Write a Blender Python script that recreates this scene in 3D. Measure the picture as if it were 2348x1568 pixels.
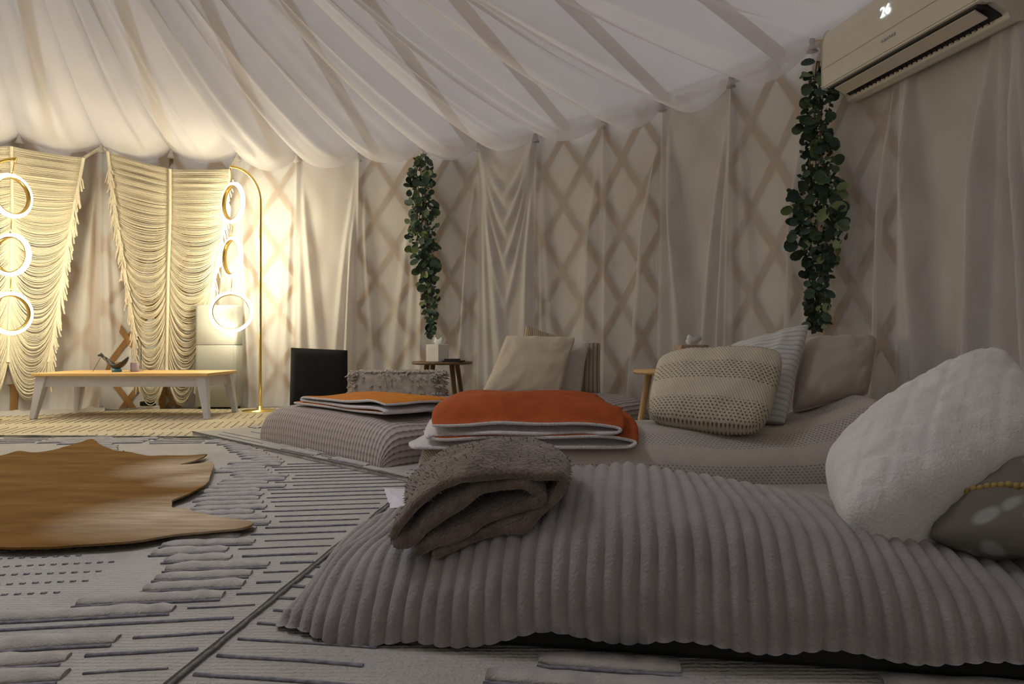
import bpy, math, random
import numpy as np
from mathutils import Vector, Matrix, noise

sc = bpy.context.scene
for o in list(bpy.data.objects):
    bpy.data.objects.remove(o)
col = sc.collection
random.seed(7)
RNG = np.random.default_rng(7)

# ------------------------------------------------------------------ camera
F = 1565.0            # focal length in pixels of the 2348 x 1568 frame
HZ = 784.0            # horizon row
CAM_H = 0.55
cam_data = bpy.data.cameras.new('camera')
cam_data.sensor_width = 36.0
cam_data.lens = 36.0 * F / 2348.0
cam_data.clip_start = 0.02
cam = bpy.data.objects.new('camera', cam_data)
cam.location = (0, 0, CAM_H)
cam.rotation_euler = (math.radians(90), 0, 0)
col.objects.link(cam)
sc.camera = cam

# ------------------------------------------------------------------ light
sc.view_settings.view_transform = 'Standard'
sc.view_settings.look = 'None'
sc.view_settings.gamma = 1.0
sc.view_settings.use_curve_mapping = False
sc.view_settings.exposure = 0.0
sc.cycles.use_denoising = True
sc.cycles.use_light_tree = False
sc.cycles.max_bounces = 7
sc.cycles.diffuse_bounces = 4
sc.cycles.transparent_max_bounces = 10
sc.cycles.sample_clamp_indirect = 6.0

world = bpy.data.worlds.new('dusk_daylight')
sc.world = world
world.use_nodes = True
bg = world.node_tree.nodes['Background']
bg.inputs[0].default_value = (0.80, 0.80, 0.88, 1)
bg.inputs[1].default_value = 1.65
world.cycles.sampling_method = 'NONE'   # it only shines in through the roof cloth

CX, CY, R, T = -1.82, 2.04, 3.77, 2.135     # round tent: centre, wall radius, wall height

sky = bpy.data.lights.new('crown_daylight', 'AREA')   # daylight falling through the crown opening
sky.shape = 'DISK'
sky.size = 1.1
sky.energy = 30.0
sky.color = (0.90, 0.91, 1.0)
sky_o = bpy.data.objects.new('crown_daylight', sky)
sky_o.location = (CX, CY, 2.95)
col.objects.link(sky_o)

LAMP_EMIT = 68.0
LAMP_COLOR = (1.0, 0.90, 0.63, 1)

# ------------------------------------------------------------------ helpers
def G(px, py, z=0.0):
    y = F * (CAM_H - z) / (py - HZ)
    return Vector(((px - 1174.0) / F * y, y, z))

def P(px, py, y):
    return Vector(((px - 1174.0) / F * y, y, CAM_H - (py - HZ) / F * y))

def W(px, py, off=0.0):
    """point of the tent wall, `off` inside it, in the direction of a pixel"""
    k = (px - 1174.0) / F
    a = k * k + 1
    b = -2 * (k * CX + CY)
    c = CX * CX + CY * CY - (R - off) ** 2
    y = (-b + math.sqrt(b * b - 4 * a * c)) / (2 * a)
    return P(px, py, y)

def ang(px):
    p = W(px, HZ)
    return math.atan2(p.y - CY, p.x - CX)

def cyl(th, r, z):
    return (CX + r * math.cos(th), CY + r * math.sin(th), z)

def smooth(x):
    x = max(0.0, min(1.0, x))
    return x * x * (3 - 2 * x)

def interp(x, xs, ys):
    return float(np.interp(x, xs, ys))

def nz(x, y, z=0.0):
    return noise.noise(Vector((x, y, z)))

def catmull(pts, n=6, closed=False):
    pts = [np.array(p, float) for p in pts]
    out = []
    m = len(pts)
    rng = range(m) if closed else range(m - 1)
    for i in rng:
        if closed:
            p0, p1, p2, p3 = pts[i - 1], pts[i], pts[(i + 1) % m], pts[(i + 2) % m]
        else:
            p0, p1, p2, p3 = pts[max(i - 1, 0)], pts[i], pts[i + 1], pts[min(i + 2, m - 1)]
        for k in range(n):
            t = k / n
            out.append(0.5 * ((2 * p1) + (-p0 + p2) * t + (2 * p0 - 5 * p1 + 4 * p2 - p3) * t * t + (-p0 + 3 * p1 - 3 * p2 + p3) * t ** 3))
    if not closed:
        out.append(pts[-1])
    return out

def tag(o, label=None, cat=None, group=None, kind=None):
    if label: o['label'] = label
    if cat: o['category'] = cat
    if group: o['group'] = group
    if kind: o['kind'] = kind
    return o

def empty(name, loc, label=None, cat=None, group=None):
    o = bpy.data.objects.new(name, None)
    o.location = loc
    o.empty_display_size = 0.05
    col.objects.link(o)
    return tag(o, label, cat, group)

def root_loc(o):
    v = Vector((0, 0, 0))
    while o is not None:
        v += o.location
        o = o.parent
    return v

class MB:
    """collects shapes in world coordinates, builds them as one mesh object"""
    def __init__(self):
        self.v, self.f, self.m, self.uv = [], [], [], {}
    def add(self, verts, faces, mi=0, uvs=None):
        b = len(self.v)
        self.v += [tuple(p) for p in verts]
        for i, f in enumerate(faces):
            if uvs is not None:
                self.uv[len(self.f)] = [uvs[j] for j in f]
            self.f.append(tuple(b + j for j in f))
            self.m.append(mi)
        return self
    def box(self, c, size, rz=0.0, mi=0, M=None, top=1.0):
        hx, hy, hz = [s / 2 for s in size]
        vs = []
        rot = M if M is not None else Matrix.Rotation(rz, 3, 'Z')
        for z in (-hz, hz):
            k = top if z > 0 else 1.0
            for x, y in ((-hx, -hy), (hx, -hy), (hx, hy), (-hx, hy)):
                vs.append(Vector(c) + rot @ Vector((x * k, y * k, z)))
        return self.add(vs, [(3, 2, 1, 0), (4, 5, 6, 7), (0, 1, 5, 4), (1, 2, 6, 5), (2, 3, 7, 6), (3, 0, 4, 7)], mi)
    def hexa(self, bottom, topq, mi=0):
        return self.add(list(bottom) + list(topq), [(3, 2, 1, 0), (4, 5, 6, 7), (0, 1, 5, 4), (1, 2, 6, 5), (2, 3, 7, 6), (3, 0, 4, 7)], mi)
    def tube(self, pts, r, n=8, cap=True, mi=0, closed=False, flat=1.0):
        pts = [Vector(p) for p in pts]
        m = len(pts)
        rs = r if isinstance(r, (list, tuple)) else [r] * m
        vs = []
        up = Vector((0, 0, 1))
        d0 = (pts[1] - pts[0]).normalized()
        if abs(d0.dot(up)) > 0.95: up = Vector((1, 0, 0))
        prev = None
        for i, p in enumerate(pts):
            if closed:
                d = pts[(i + 1) % m] - pts[i - 1]
            else:
                d = pts[min(i + 1, m - 1)] - pts[max(i - 1, 0)]
            d = d.normalized() if d.length > 1e-9 else d0
            if prev is None:
                s = d.cross(up).normalized()
            else:
                s = (prev - d * prev.dot(d))
                s = s.normalized() if s.length > 1e-6 else d.cross(up).normalized()
            prev = s
            t = s.cross(d)
            for k in range(n):
                a = 2 * math.pi * k / n
                vs.append(p + (s * math.cos(a) + t * math.sin(a) * flat) * rs[i])
        fs = []
        for i in range(m if closed else m - 1):
            j = (i + 1) % m
            for k in range(n):
                k2 = (k + 1) % n
                fs.append((i * n + k, i * n + k2, j * n + k2, j * n + k))
        if cap and not closed:
            fs.append(tuple(range(n)))
            fs.append(tuple(reversed(range((m - 1) * n, m * n))))
        return self.add(vs, fs, mi)
    def lathe(self, prof, c, n=24, mi=0):
        vs, fs = [], []
        for (r, z) in prof:
            for k in range(n):
                a = 2 * math.pi * k / n
                vs.append((c[0] + r * math.cos(a), c[1] + r * math.sin(a), c[2] + z))
        for i in range(len(prof) - 1):
            for k in range(n):
                k2 = (k + 1) % n
                fs.append((i * n + k, i * n + k2, (i + 1) * n + k2, (i + 1) * n + k))
        fs.append(tuple(reversed(range(n))))
        fs.append(tuple(range((len(prof) - 1) * n, len(prof) * n)))
        return self.add(vs, fs, mi)
    def grid(self, rows, mi=0, uvs=None, wrap=False):
        nr, nc = len(rows), len(rows[0])
        vs = [p for r in rows for p in r]
        fs = []
        for i in range(nr - 1):
            for j in range(nc if wrap else nc - 1):
                j2 = (j + 1) % nc
                fs.append((i * nc + j, i * nc + j2, (i + 1) * nc + j2, (i + 1) * nc + j))
        return self.add(vs, fs, mi, None if uvs is None else [u for r in uvs for u in r])
    def build(self, name, mat, parent=None, smooth=True, loc=None, bevel=0.0, subsurf=0):
        base = root_loc(parent) if parent is not None else Vector(loc if loc is not None else (0, 0, 0))
        me = bpy.data.meshes.new(name)
        me.from_pydata([(x - base.x, y - base.y, z - base.z) for x, y, z in self.v], [], self.f)
        mats = mat if isinstance(mat, (list, tuple)) else [mat]
        for mm in mats: me.materials.append(mm)
        me.polygons.foreach_set('material_index', self.m)
        if self.uv:
            lay = me.uv_layers.new(name='UVMap')
            for p in me.polygons:
                if p.index in self.uv:
                    for li, uv in zip(p.loop_indices, self.uv[p.index]):
                        lay.data[li].uv = uv
        me.polygons.foreach_set('use_smooth', [smooth] * len(me.polygons))
        me.update()
        o = bpy.data.objects.new(name, me)
        col.objects.link(o)
        if parent is not None: o.parent = parent
        else: o.location = base
        if bevel:
            b = o.modifiers.new('bevel', 'BEVEL'); b.width = bevel; b.segments = 2; b.limit_method = 'ANGLE'
        if subsurf:
            s = o.modifiers.new('subsurf', 'SUBSURF'); s.levels = subsurf; s.render_levels = subsurf
        return o

# ------------------------------------------------------------------ materials
def new_mat(name):
    m = bpy.data.materials.new(name)
    m.use_nodes = True
    nt = m.node_tree
    return m, nt, nt.nodes['Principled BSDF']

def lk(nt, a, b): nt.links.new(a, b)

def coords(nt, scale=(1, 1, 1), uv=False, rot=(0, 0, 0)):
    tc = nt.nodes.new('ShaderNodeTexCoord')
    mp = nt.nodes.new('ShaderNodeMapping')
    mp.inputs['Scale'].default_value = scale
    mp.inputs['Rotation'].default_value = rot
    lk(nt, tc.outputs['UV' if uv else 'Object'], mp.inputs['Vector'])
    return mp.outputs['Vector']

def noise_tex(nt, vec, scale, detail=4, rough=0.5):
    n = nt.nodes.new('ShaderNodeTexNoise')
    n.inputs['Scale'].default_value = scale
    n.inputs['Detail'].default_value = detail
    n.inputs['Roughness'].default_value = rough
    lk(nt, vec, n.inputs['Vector'])
    return n.outputs['Fac']

def ramp(nt, fac, stops):
    r = nt.nodes.new('ShaderNodeValToRGB')
    els = r.color_ramp.elements
    while len(els) < len(stops): els.new(0.5)
    for e, (p, c) in zip(els, stops):
        e.position = p
        e.color = (c[0], c[1], c[2], 1)
    lk(nt, fac, r.inputs['Fac'])
    return r.outputs['Color']

def bump(nt, height, strength, dist, bsdf, normal_in=None):
    b = nt.nodes.new('ShaderNodeBump')
    b.inputs['Strength'].default_value = strength
    b.inputs['Distance'].default_value = dist
    lk(nt, height, b.inputs['Height'])
    if normal_in is not None: lk(nt, normal_in, b.inputs['Normal'])
    if bsdf is not None: lk(nt, b.outputs['Normal'], bsdf.inputs['Normal'])
    return b.outputs['Normal']

def math_node(nt, op, a, b=None):
    n = nt.nodes.new('ShaderNodeMath')
    n.operation = op
    for i, x in enumerate((a, b)):
        if x is None: continue
        if isinstance(x, (int, float)): n.inputs[i].default_value = x
        else: lk(nt, x, n.inputs[i])
    return n.outputs[0]

def cloth(name, c1, c2=None, scale=25, bscale=350, bstr=0.35, bdist=0.002, rough=0.9, sheen=0.2):
    m, nt, b = new_mat(name)
    v = coords(nt)
    c2 = c2 or tuple(x * 0.85 for x in c1)
    lk(nt, ramp(nt, noise_tex(nt, v, scale), [(0.3, c2), (0.7, c1)]), b.inputs['Base Color'])
    bump(nt, noise_tex(nt, v, bscale, 2), bstr, bdist, b)
    b.inputs['Roughness'].default_value = rough
    b.inputs['Sheen Weight'].default_value = sheen
    b.inputs['Specular IOR Level'].default_value = 0.15
    return m

def plain(name, c, rough=0.5, metal=0.0, var=0.08, scale=14, bstr=0.05):
    m, nt, b = new_mat(name)
    v = coords(nt)
    lk(nt, ramp(nt, noise_tex(nt, v, scale), [(0.3, tuple(x * (1 - var) for x in c)), (0.7, c)]), b.inputs['Base Color'])
    b.inputs['Roughness'].default_value = rough
    b.inputs['Metallic'].default_value = metal
    if bstr: bump(nt, noise_tex(nt, v, 120), bstr, 0.001, b)
    return m

def wood(name, c1, c2, scale=(6, 60, 60), rough=0.5):
    m, nt, b = new_mat(name)
    v = coords(nt, scale)
    n = noise_tex(nt, v, 1.2, 6, 0.65)
    lk(nt, ramp(nt, n, [(0.3, c2), (0.7, c1)]), b.inputs['Base Color'])
    bump(nt, n, 0.15, 0.002, b)
    b.inputs['Roughness'].default_value = rough
    return m

def sheer(name, c, transp, transl=0.35):
    """thin voile: partly see-through, partly diffusing in both directions"""
    m, nt, b = new_mat(name)
    nt.nodes.remove(b)
    out = nt.nodes['Material Output']
    v = coords(nt)
    cc = ramp(nt, noise_tex(nt, v, 2.2, 3), [(0.3, tuple(x * 0.93 for x in c)), (0.7, c)])
    d = nt.nodes.new('ShaderNodeBsdfDiffuse')
    t = nt.nodes.new('ShaderNodeBsdfTranslucent')
    tr = nt.nodes.new('ShaderNodeBsdfTransparent')
    lk(nt, cc, d.inputs['Color']); lk(nt, cc, t.inputs['Color'])
    bn = nt.nodes.new('ShaderNodeBump')
    bn.inputs['Strength'].default_value = 0.25
    bn.inputs['Distance'].default_value = 0.004
    vv = coords(nt, (14, 14, 2.5))
    lk(nt, noise_tex(nt, vv, 2.0, 3), bn.inputs['Height'])
    lk(nt, bn.outputs['Normal'], d.inputs['Normal'])
    m1 = nt.nodes.new('ShaderNodeMixShader'); m1.inputs[0].default_value = transl
    lk(nt, d.outputs[0], m1.inputs[1]); lk(nt, t.outputs[0], m1.inputs[2])
    m2 = nt.nodes.new('ShaderNodeMixShader'); m2.inputs[0].default_value = transp
    lk(nt, m1.outputs[0], m2.inputs[1]); lk(nt, tr.outputs[0], m2.inputs[2])
    lk(nt, m2.outputs[0], out.inputs['Surface'])
    return m

def emitter(name, c, strength):
    m, nt, b = new_mat(name)
    b.inputs['Base Color'].default_value = (0.9, 0.9, 0.9, 1)
    b.inputs['Emission Color'].default_value = c
    b.inputs['Emission Strength'].default_value = strength
    return m

def knit(name, c1, c2, hole=0.012, band=0.13, ribs=95, dark=0.45):
    """knitted throw: rows of small eyelets between plain bands (UV in metres)"""
    m, nt, b = new_mat(name)
    uv = coords(nt, (1, 1, 1), uv=True)
    sep = nt.nodes.new('ShaderNodeSeparateXYZ')
    lk(nt, uv, sep.inputs[0])
    X, Y = sep.outputs[0], sep.outputs[1]
    hx = math_node(nt, 'SINE', math_node(nt, 'MULTIPLY', X, 2 * math.pi / (hole * 2)))
    row = math_node(nt, 'FLOOR', math_node(nt, 'DIVIDE', Y, hole * 1.3))
    off = math_node(nt, 'MULTIPLY', row, math.pi)
    hx = math_node(nt, 'SINE', math_node(nt, 'ADD', math_node(nt, 'MULTIPLY', X, 2 * math.pi / (hole * 2)), off))
    hy = math_node(nt, 'SINE', math_node(nt, 'MULTIPLY', Y, 2 * math.pi / (hole * 1.3)))
    hh = math_node(nt, 'MULTIPLY', math_node(nt, 'MAXIMUM', hx, 0.0), math_node(nt, 'MAXIMUM', hy, 0.0))
    bandf = math_node(nt, 'SINE', math_node(nt, 'MULTIPLY', Y, 2 * math.pi / band))
    bandm = math_node(nt, 'GREATER_THAN', bandf, -0.1)
    hh = math_node(nt, 'MULTIPLY', hh, bandm)
    hh = math_node(nt, 'MINIMUM', math_node(nt, 'MULTIPLY', hh, 2.2), 1.0)
    fine = math_node(nt, 'SINE', math_node(nt, 'MULTIPLY', math_node(nt, 'ADD', X, math_node(nt, 'MULTIPLY', Y, 0.6)), 2 * math.pi * ribs))
    ht = math_node(nt, 'SUBTRACT', math_node(nt, 'MULTIPLY', fine, 0.25), math_node(nt, 'MULTIPLY', hh, 1.5))
    c = ramp(nt, hh, [(0.25, c1), (1.0, tuple(x * dark for x in c2))])
    lk(nt, c, b.inputs['Base Color'])
    bump(nt, ht, 0.8, 0.004, b)
    b.inputs['Roughness'].default_value = 0.95
    b.inputs['Specular IOR Level'].default_value = 0.1
    return m

def ribbed(name, c1, c2, spacing, axis='X', depth=0.006, cross=0.0):
    m, nt, b = new_mat(name)
    uv = coords(nt, (1, 1, 1), uv=True)
    sep = nt.nodes.new('ShaderNodeSeparateXYZ')
    lk(nt, uv, sep.inputs[0])
    a = sep.outputs[0 if axis == 'X' else 1]
    o = sep.outputs[1 if axis == 'X' else 0]
    w = math_node(nt, 'ABSOLUTE', math_node(nt, 'SINE', math_node(nt, 'MULTIPLY', a, math.pi / spacing)))
    if cross:
        w2 = math_node(nt, 'ABSOLUTE', math_node(nt, 'SINE', math_node(nt, 'MULTIPLY', o, math.pi / cross)))
        w = math_node(nt, 'ADD', math_node(nt, 'MULTIPLY', w, 0.75), math_node(nt, 'MULTIPLY', w2, 0.25))
    lk(nt, ramp(nt, w, [(0.1, c2), (0.6, c1)]), b.inputs['Base Color'])
    n1 = bump(nt, w, 1.0, depth, None)
    v = coords(nt)
    bump(nt, noise_tex(nt, v, 260, 2), 0.3, 0.002, b, n1)
    b.inputs['Roughness'].default_value = 0.95
    b.inputs['Specular IOR Level'].default_value = 0.1
    return m

M = {}
FAB = (0.79, 0.762, 0.735)
M['voile'] = sheer('voile_single_layer', FAB, 0.41)
M['voile2'] = sheer('voile_double_layer', FAB, 0.10)
M['voile_roof'] = sheer('voile_ceiling', (0.80, 0.77, 0.735), 0.15)
M['canvas'] = cloth('tent_canvas', (0.91, 0.89, 0.86), scale=4, bscale=150)
M['roof_canvas'] = sheer('translucent_roof_canvas', (0.80, 0.79, 0.78), 0.0, 0.45)
M['plastic_band'] = plain('clear_vinyl_band', (0.88, 0.90, 0.94), 0.25)
M['slat'] = wood('lattice_wood', (0.47, 0.255, 0.085), (0.33, 0.175, 0.055), (30, 30, 3))
M['yarn'] = cloth('cream_yarn', (0.83, 0.74, 0.56), scale=60, bscale=500)
M['gold'] = plain('brushed_gold', (0.85, 0.60, 0.17), 0.25, 1.0)
M['led'] = emitter('led_ring', LAMP_COLOR, LAMP_EMIT)
M['black'] = plain('matt_black', (0.012, 0.013, 0.015), 0.7)
M['white'] = plain('white_plastic', (0.62, 0.59, 0.53), 0.35, var=0.03)
M['grey_paint'] = plain('pale_grey_paint', (0.60, 0.59, 0.62), 0.55)
M['oak'] = wood('oak_top', (0.80, 0.53, 0.22), (0.66, 0.40, 0.14), (3, 50, 50))
M['walnut'] = wood('dark_stool_wood', (0.22, 0.13, 0.06), (0.13, 0.075, 0.035), (40, 40, 5))
M['lightwood'] = wood('light_stool_wood', (0.66, 0.43, 0.19), (0.52, 0.32, 0.13), (40, 40, 5))
M['leafA'] = plain('eucalyptus_leaf_dark', (0.030, 0.066, 0.042), 0.55, var=0.4)
M['leafB'] = plain('eucalyptus_leaf_mid', (0.055, 0.105, 0.05), 0.55, var=0.3)
M['leafC'] = plain('eucalyptus_leaf_light', (0.16, 0.22, 0.075), 0.55, var=0.3)
M['stem'] = plain('stem_brown', (0.16, 0.11, 0.05), 0.8)

# ------------------------------------------------------------------ floor, wall, roof
fl = MB()
n = 64
ring = [cyl(2 * math.pi * k / n, R + 0.35, 0.0) for k in range(n)]
fl.add(ring + [(x, y, -0.05) for x, y, z in ring], [tuple(range(n))] + [(k, (k + 1) % n, n + (k + 1) % n, n + k)[::-1] for k in range(n)])
M['floor'] = plain('floor_boards_under_rugs', (0.33, 0.33, 0.36), 0.7)
tag(fl.build('floor', M['floor'], smooth=False), kind='structure')

KPX = [1880, 1690, 1530, 1393, 1237, 1105, 975, 828, 685, 548, 395, 235, 45]
knots = [ang(x) for x in KPX]
STEP = math.radians(8)
right = [knots[0] - STEP * k for k in (4, 3, 2, 1)]
left = [knots[-1] + STEP * k for k in range(1, 11)]
allk = right + knots + left

A0, A1 = math.radians(-145), math.radians(215)
wl = MB()
na = 120
for rr, flip in ((R + 0.028, False), (R + 0.06, True)):
    rows = [[cyl(A0 + (A1 - A0) * i / na, rr, z) for i in range(na + 1)] for z in (0.0, 0.5, 1.0, 1.5, T - 0.28)]
    wl.grid(rows)
wall = tag(wl.build('wall_round', M['canvas']), kind='structure')
wb = MB()
rows = [[cyl(A0 + (A1 - A0) * i / na, R + 0.03, z) for i in range(na + 1)] for z in (T - 0.28, T + 0.1)]
wb.grid(rows)
tag(wb.build('vinyl_band', M['plastic_band'], wall), 'pale clear vinyl band along the top of the tent wall')

# lattice slats, two crossing sets, plus upright studs, in view only
LAT_STEP = 0.335 / R
sl_a0, sl_a1 = math.radians(-6), math.radians(140)
rise = T + 0.02
run = rise * 0.66 / R
def slat(th0, th1, rr):
    mb = MB()
    nseg = 8
    rows = [[], [], [], []]
    wth = 0.021 / R
    for i in range(nseg + 1):
        t = i / nseg
        th = th0 + (th1 - th0) * t
        z = 0.005 + rise * t
        for j, (dw, dr) in enumerate(((-1, 0), (1, 0), (1, 0.009), (-1, 0.009))):
            rows[j].append(cyl(th + dw * wth * 1.2, rr + dr, z))
    mb.grid([list(x) for x in zip(*rows)], wrap=True)
    nv = len(mb.v)
    mb.f += [(0, 1, 2, 3), (nv - 1, nv - 2, nv - 3, nv - 4)]
    mb.m += [0, 0]
    return mb.build('lattice_slat', M['slat'], wall, smooth=False)
k = 0
th = sl_a0 - run
while th < sl_a1:
    if th + run < A1:
        slat(th, th + run, R + 0.004)
        slat(th + run, th, R + 0.016)
    th += LAT_STEP
for px in (32, 214, 372):
    a = ang(px)
    mb = MB()
    mb.box(cyl(a, R - 0.006, T / 2), (0.016, 0.05, T), a)
    mb.build('upright_stud', M['slat'], wall, smooth=False)

rf = MB()
nr = 90
rows = []
for i in range(9):
    t = i / 8
    rr = (R + 0.08) * (1 - t) + 0.6 * t
    z = (T + 0.06) * (1 - t) + 3.35 * t
    rows.append([cyl(2 * math.pi * k / nr, rr, z) for k in range(nr)])
rf.grid(rows, wrap=True)
roof = tag(rf.build('roof', M['roof_canvas']), kind='structure')
for k in range(28):
    a = 2 * math.pi * k / 28 + 0.05
    mb = MB()
    p0 = Vector(cyl(a, R + 0.04, T + 0.03)); p1 = Vector(cyl(a, 0.62, 3.29))
    d = (p1 - p0).normalized()
    s = Vector((-math.sin(a), math.cos(a), 0))
    u = d.cross(s)
    q = [s * 0.035 + u * 0.02, s * -0.035 + u * 0.02, s * -0.035 - u * 0.02, s * 0.035 - u * 0.02]
    mb.hexa([p0 + x for x in q], [p1 + x for x in q])
    mb.build('rafter', M['slat'], roof, smooth=False)
cr = MB()
cr.tube([cyl(2 * math.pi * k / 40, 0.6, 3.3) for k in range(40)], 0.05, 8, closed=True)
cr.build('crown_ring', M['slat'], roof)

# ceiling drape, one panel per bay between two knots
def ceil_z(t):
    return T + 0.10 * t + 0.75 * t * t
ceiling = None
full = list(allk)
while full[0] - STEP > full[-1] - 2 * math.pi + STEP * 0.4:
    full.insert(0, full[0] - STEP)
full.append(full[0] + 2 * math.pi)
rnd = random.Random(21)
def ceiling_panel(a, b, idx):
    nu, nt_ = 30, 44
    folds = []
    for j in range(rnd.randint(3, 5)):
        folds.append((rnd.uniform(0.1, 0.9), rnd.uniform(-0.12, 0.12), rnd.uniform(0.010, 0.034) * rnd.choice((1, 1, -1)), rnd.uniform(0.035, 0.10)))
    sag = 0.115 + rnd.uniform(-0.03, 0.035)
    if math.cos(b) > 0 and b < knots[0] + 0.03: sag *= 0.35
    rows = []
    for i in range(nt_ + 1):
        t = (i / nt_) * 0.86
        rr = R * (1 - t) - 0.02
        row = []
        for j in range(nu + 1):
            s = j / nu
            w = math.sin(math.pi * s)
            z = ceil_z(t) - sag * (w ** 0.75) * (1 - 0.45 * t)
            g = min(1.0, w * 2.2) * smooth(t * 6) * (0.6 + 1.3 * t)
            for (s0, dr, am, wd) in folds:
                z -= g * am * math.exp(-((s - s0 - dr * t) / wd) ** 2)
            z -= 0.012 * nz(s * 3 + idx * 5, t * 7, 1.3) * w
            row.append(cyl(a + (b - a) * s, rr, z))
        rows.append(row)
    return MB().grid(rows)
mb0 = MB()
lip = [[cyl(2 * math.pi * k / 90, R + 0.02, T + dz) for k in range(90)] for dz in (-0.012, 0.012)]
mb0.grid(lip, wrap=True)
M['rope'] = cloth('cotton_rope', (0.70, 0.63, 0.52))
ceiling = tag(mb0.build('ceiling', M['rope']), kind='structure')
for i in range(len(full) - 1):
    ceiling_panel(full[i], full[i + 1], i).build('drape_panel', M['voile_roof'], ceiling)

# ------------------------------------------------------------------ wall curtains
rk = random.Random(5)
knot_ridge = {}
def ridge(i):
    if i not in knot_ridge:
        knot_ridge[i] = (rk.uniform(0.045, 0.085), rk.uniform(0.05, 0.11))
    return knot_ridge[i]

def curtain(i, label, mat, seed, swag=False, lim=None, lift=0.0, puddle=0.06, base=0.02, strong=1.0):
    """bay between allk[i] (right, u=0) and allk[i+1] (left, u=1)"""
    a, b = allk[i], allk[i + 1]
    r2 = random.Random(seed)
    R0, R1 = ridge(i), ridge(i + 1)
    pl = []
    for side in (0, 1):
        for c in sorted(r2.uniform(0.08, 0.55) for _ in range(r2.randint(2, 4))):
            pl.append((side, c, r2.uniform(0.025, 0.07) * strong, r2.uniform(0.02, 0.05), r2.uniform(0.05, 0.11)))
    nu, nv = 56, 54
    dip = 0.05 + r2.uniform(0, 0.03)
    rows = []
    for jv in range(nv + 1):
        v = jv / nv
        row = []
        umin, umax = (0.0, 1.0) if lim is None else lim(v)
        for ju in range(nu + 1):
            u = umin + (umax - umin) * ju / nu
            d = base * (0.35 + 0.65 * min(1, v * 3))
            for kk, (am, wd) in ((0.0, R0), (1.0, R1)):
                x = abs(u - kk)
                w = 0.035 + wd * v
                d += am * (0.35 + 0.65 * v) * math.exp(-(x / w) ** 2)
            for (side, c, am, w0, w1) in pl:
                x = (u if side == 0 else 1 - u) - c * (v ** 0.8)
                d += am * smooth(v * 2.2) * math.exp(-(x / (w0 + w1 * v * 0.7)) ** 2) * smooth(u / 0.13) * smooth((1 - u) / 0.13)
            if swag:
                for sm, am in ((0.10, 0.03), (0.19, 0.045), (0.30, 0.045), (0.43, 0.035), (0.6, 0.022)):
                    vm = sm * (1 - abs(2 * u - 1) ** 1.4)
                    d += am * math.exp(-((v - vm) / (0.022 + 0.03 * sm)) ** 2) * (4 * u * (1 - u)) ** 0.5
                d += 0.03 * math.sin(math.pi * u)
            d += 0.006 * nz(u * 5 + seed, v * 6) * math.sin(math.pi * max(0.0, min(1.0, u)))
            z = T - 0.01 - dip * math.sin(math.pi * u) * (1 - v)
            zb = 0.012 + lift
            zz = z * (1 - v) + zb * v
            if v > 0.93: d += puddle * ((v - 0.93) / 0.07) ** 2 * (0.6 + 0.8 * abs(nz(u * 4, seed)))
            row.append(cyl(a + (b - a) * u, R - 0.018 - d, zz))
        rows.append(row)
    foot = cyl((a + b) / 2, R - 0.05, 0.0)
    root = empty('sheer_curtain', foot, label, 'curtain', 'sheer curtains along the tent wall')
    MB().grid(rows).build('fabric', mat, root)
    kn = MB()
    p = Vector(cyl(b, R - 0.055, T - 0.02))
    kn.lathe([(0.002, 0.022), (0.012, 0.018), (0.016, 0.004), (0.012, -0.008), (0.02, -0.03), (0.03, -0.05), (0.002, -0.05)], p, 10)
    kn.build('gathered_knot', M['voile2'], root)
    return root

i0 = len(right)     # index of knot at pixel 1880
def pull_left(v):   # bay between 235 and 395: hem drawn to the left
    return (interp(v, [0, 0.35, 0.6, 0.8, 0.93, 1], [0.0, 0.25, 0.62, 0.86, 1.05, 1.25]), 1.0 + 0.28 * smooth((v - 0.85) / 0.15))
def pull_right(v):
    return (0.0, interp(v, [0, 0.3, 0.7, 1], [1.0, 0.75, 0.45, 0.36]))
def lifted(v):
    return (0.0, 1.0)
curtain(i0 - 4, 'sheer curtain at the right frame edge, nearest to the white quilted pillow', M['voile2'], 31, strong=1.2)
curtain(i0 - 3, 'sheer curtain hanging below the right end of the air conditioner', M['voile2'], 32, strong=1.3)
curtain(i0 - 2, 'broad sheer curtain hanging under the middle of the air conditioner', M['voile2'], 33, strong=0.9)
curtain(i0 - 1, 'shaded sheer curtain just right of the large eucalyptus garland', M['voile'], 34, strong=0.8)
curtain(i0 + 0, 'sheer curtain directly left of the large eucalyptus garland, lattice showing through', M['voile'], 35, strong=0.7)
curtain(i0 + 1, 'dense sheer curtain behind the knitted beige pillow, no lattice visible', M['voile2'], 36, strong=1.0)
curtain(i0 + 2, 'sheer curtain behind the light wooden stool with lattice showing through', M['voile'], 37, strong=0.8)
curtain(i0 + 3, 'sheer curtain over the stacked pillows on the far lounger, lattice crosses visible', M['voile'], 38, strong=0.9)
curtain(i0 + 4, 'dense curtain with deep cowl swags directly above the cream pillow', M['voile2'], 39, swag=True)
curtain(i0 + 5, 'sheer curtain behind the tissue box, just right of the small garland', M['voile'], 40, strong=0.7)
curtain(i0 + 6, 'sheer curtain just left of the small garland, above the shaggy cushion', M['voile'], 41, strong=0.8)
curtain(i0 + 7, 'dense sheer curtain hanging behind the black floor chair', M['voile2'], 42, strong=1.2)
curtain(i0 + 8, 'warm lit sheer curtain right behind the brass arc lamp pole', M['voile'], 43, strong=0.9)
curtain(i0 + 9, 'sheer curtain behind the perforated tower, drawn to the right', M['voile'], 44, lim=pull_right)
curtain(i0 + 10, 'sheer curtain swept to the left behind the bench, baring the lattice', M['voile'], 45, lim=pull_left, puddle=0.03)
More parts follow.
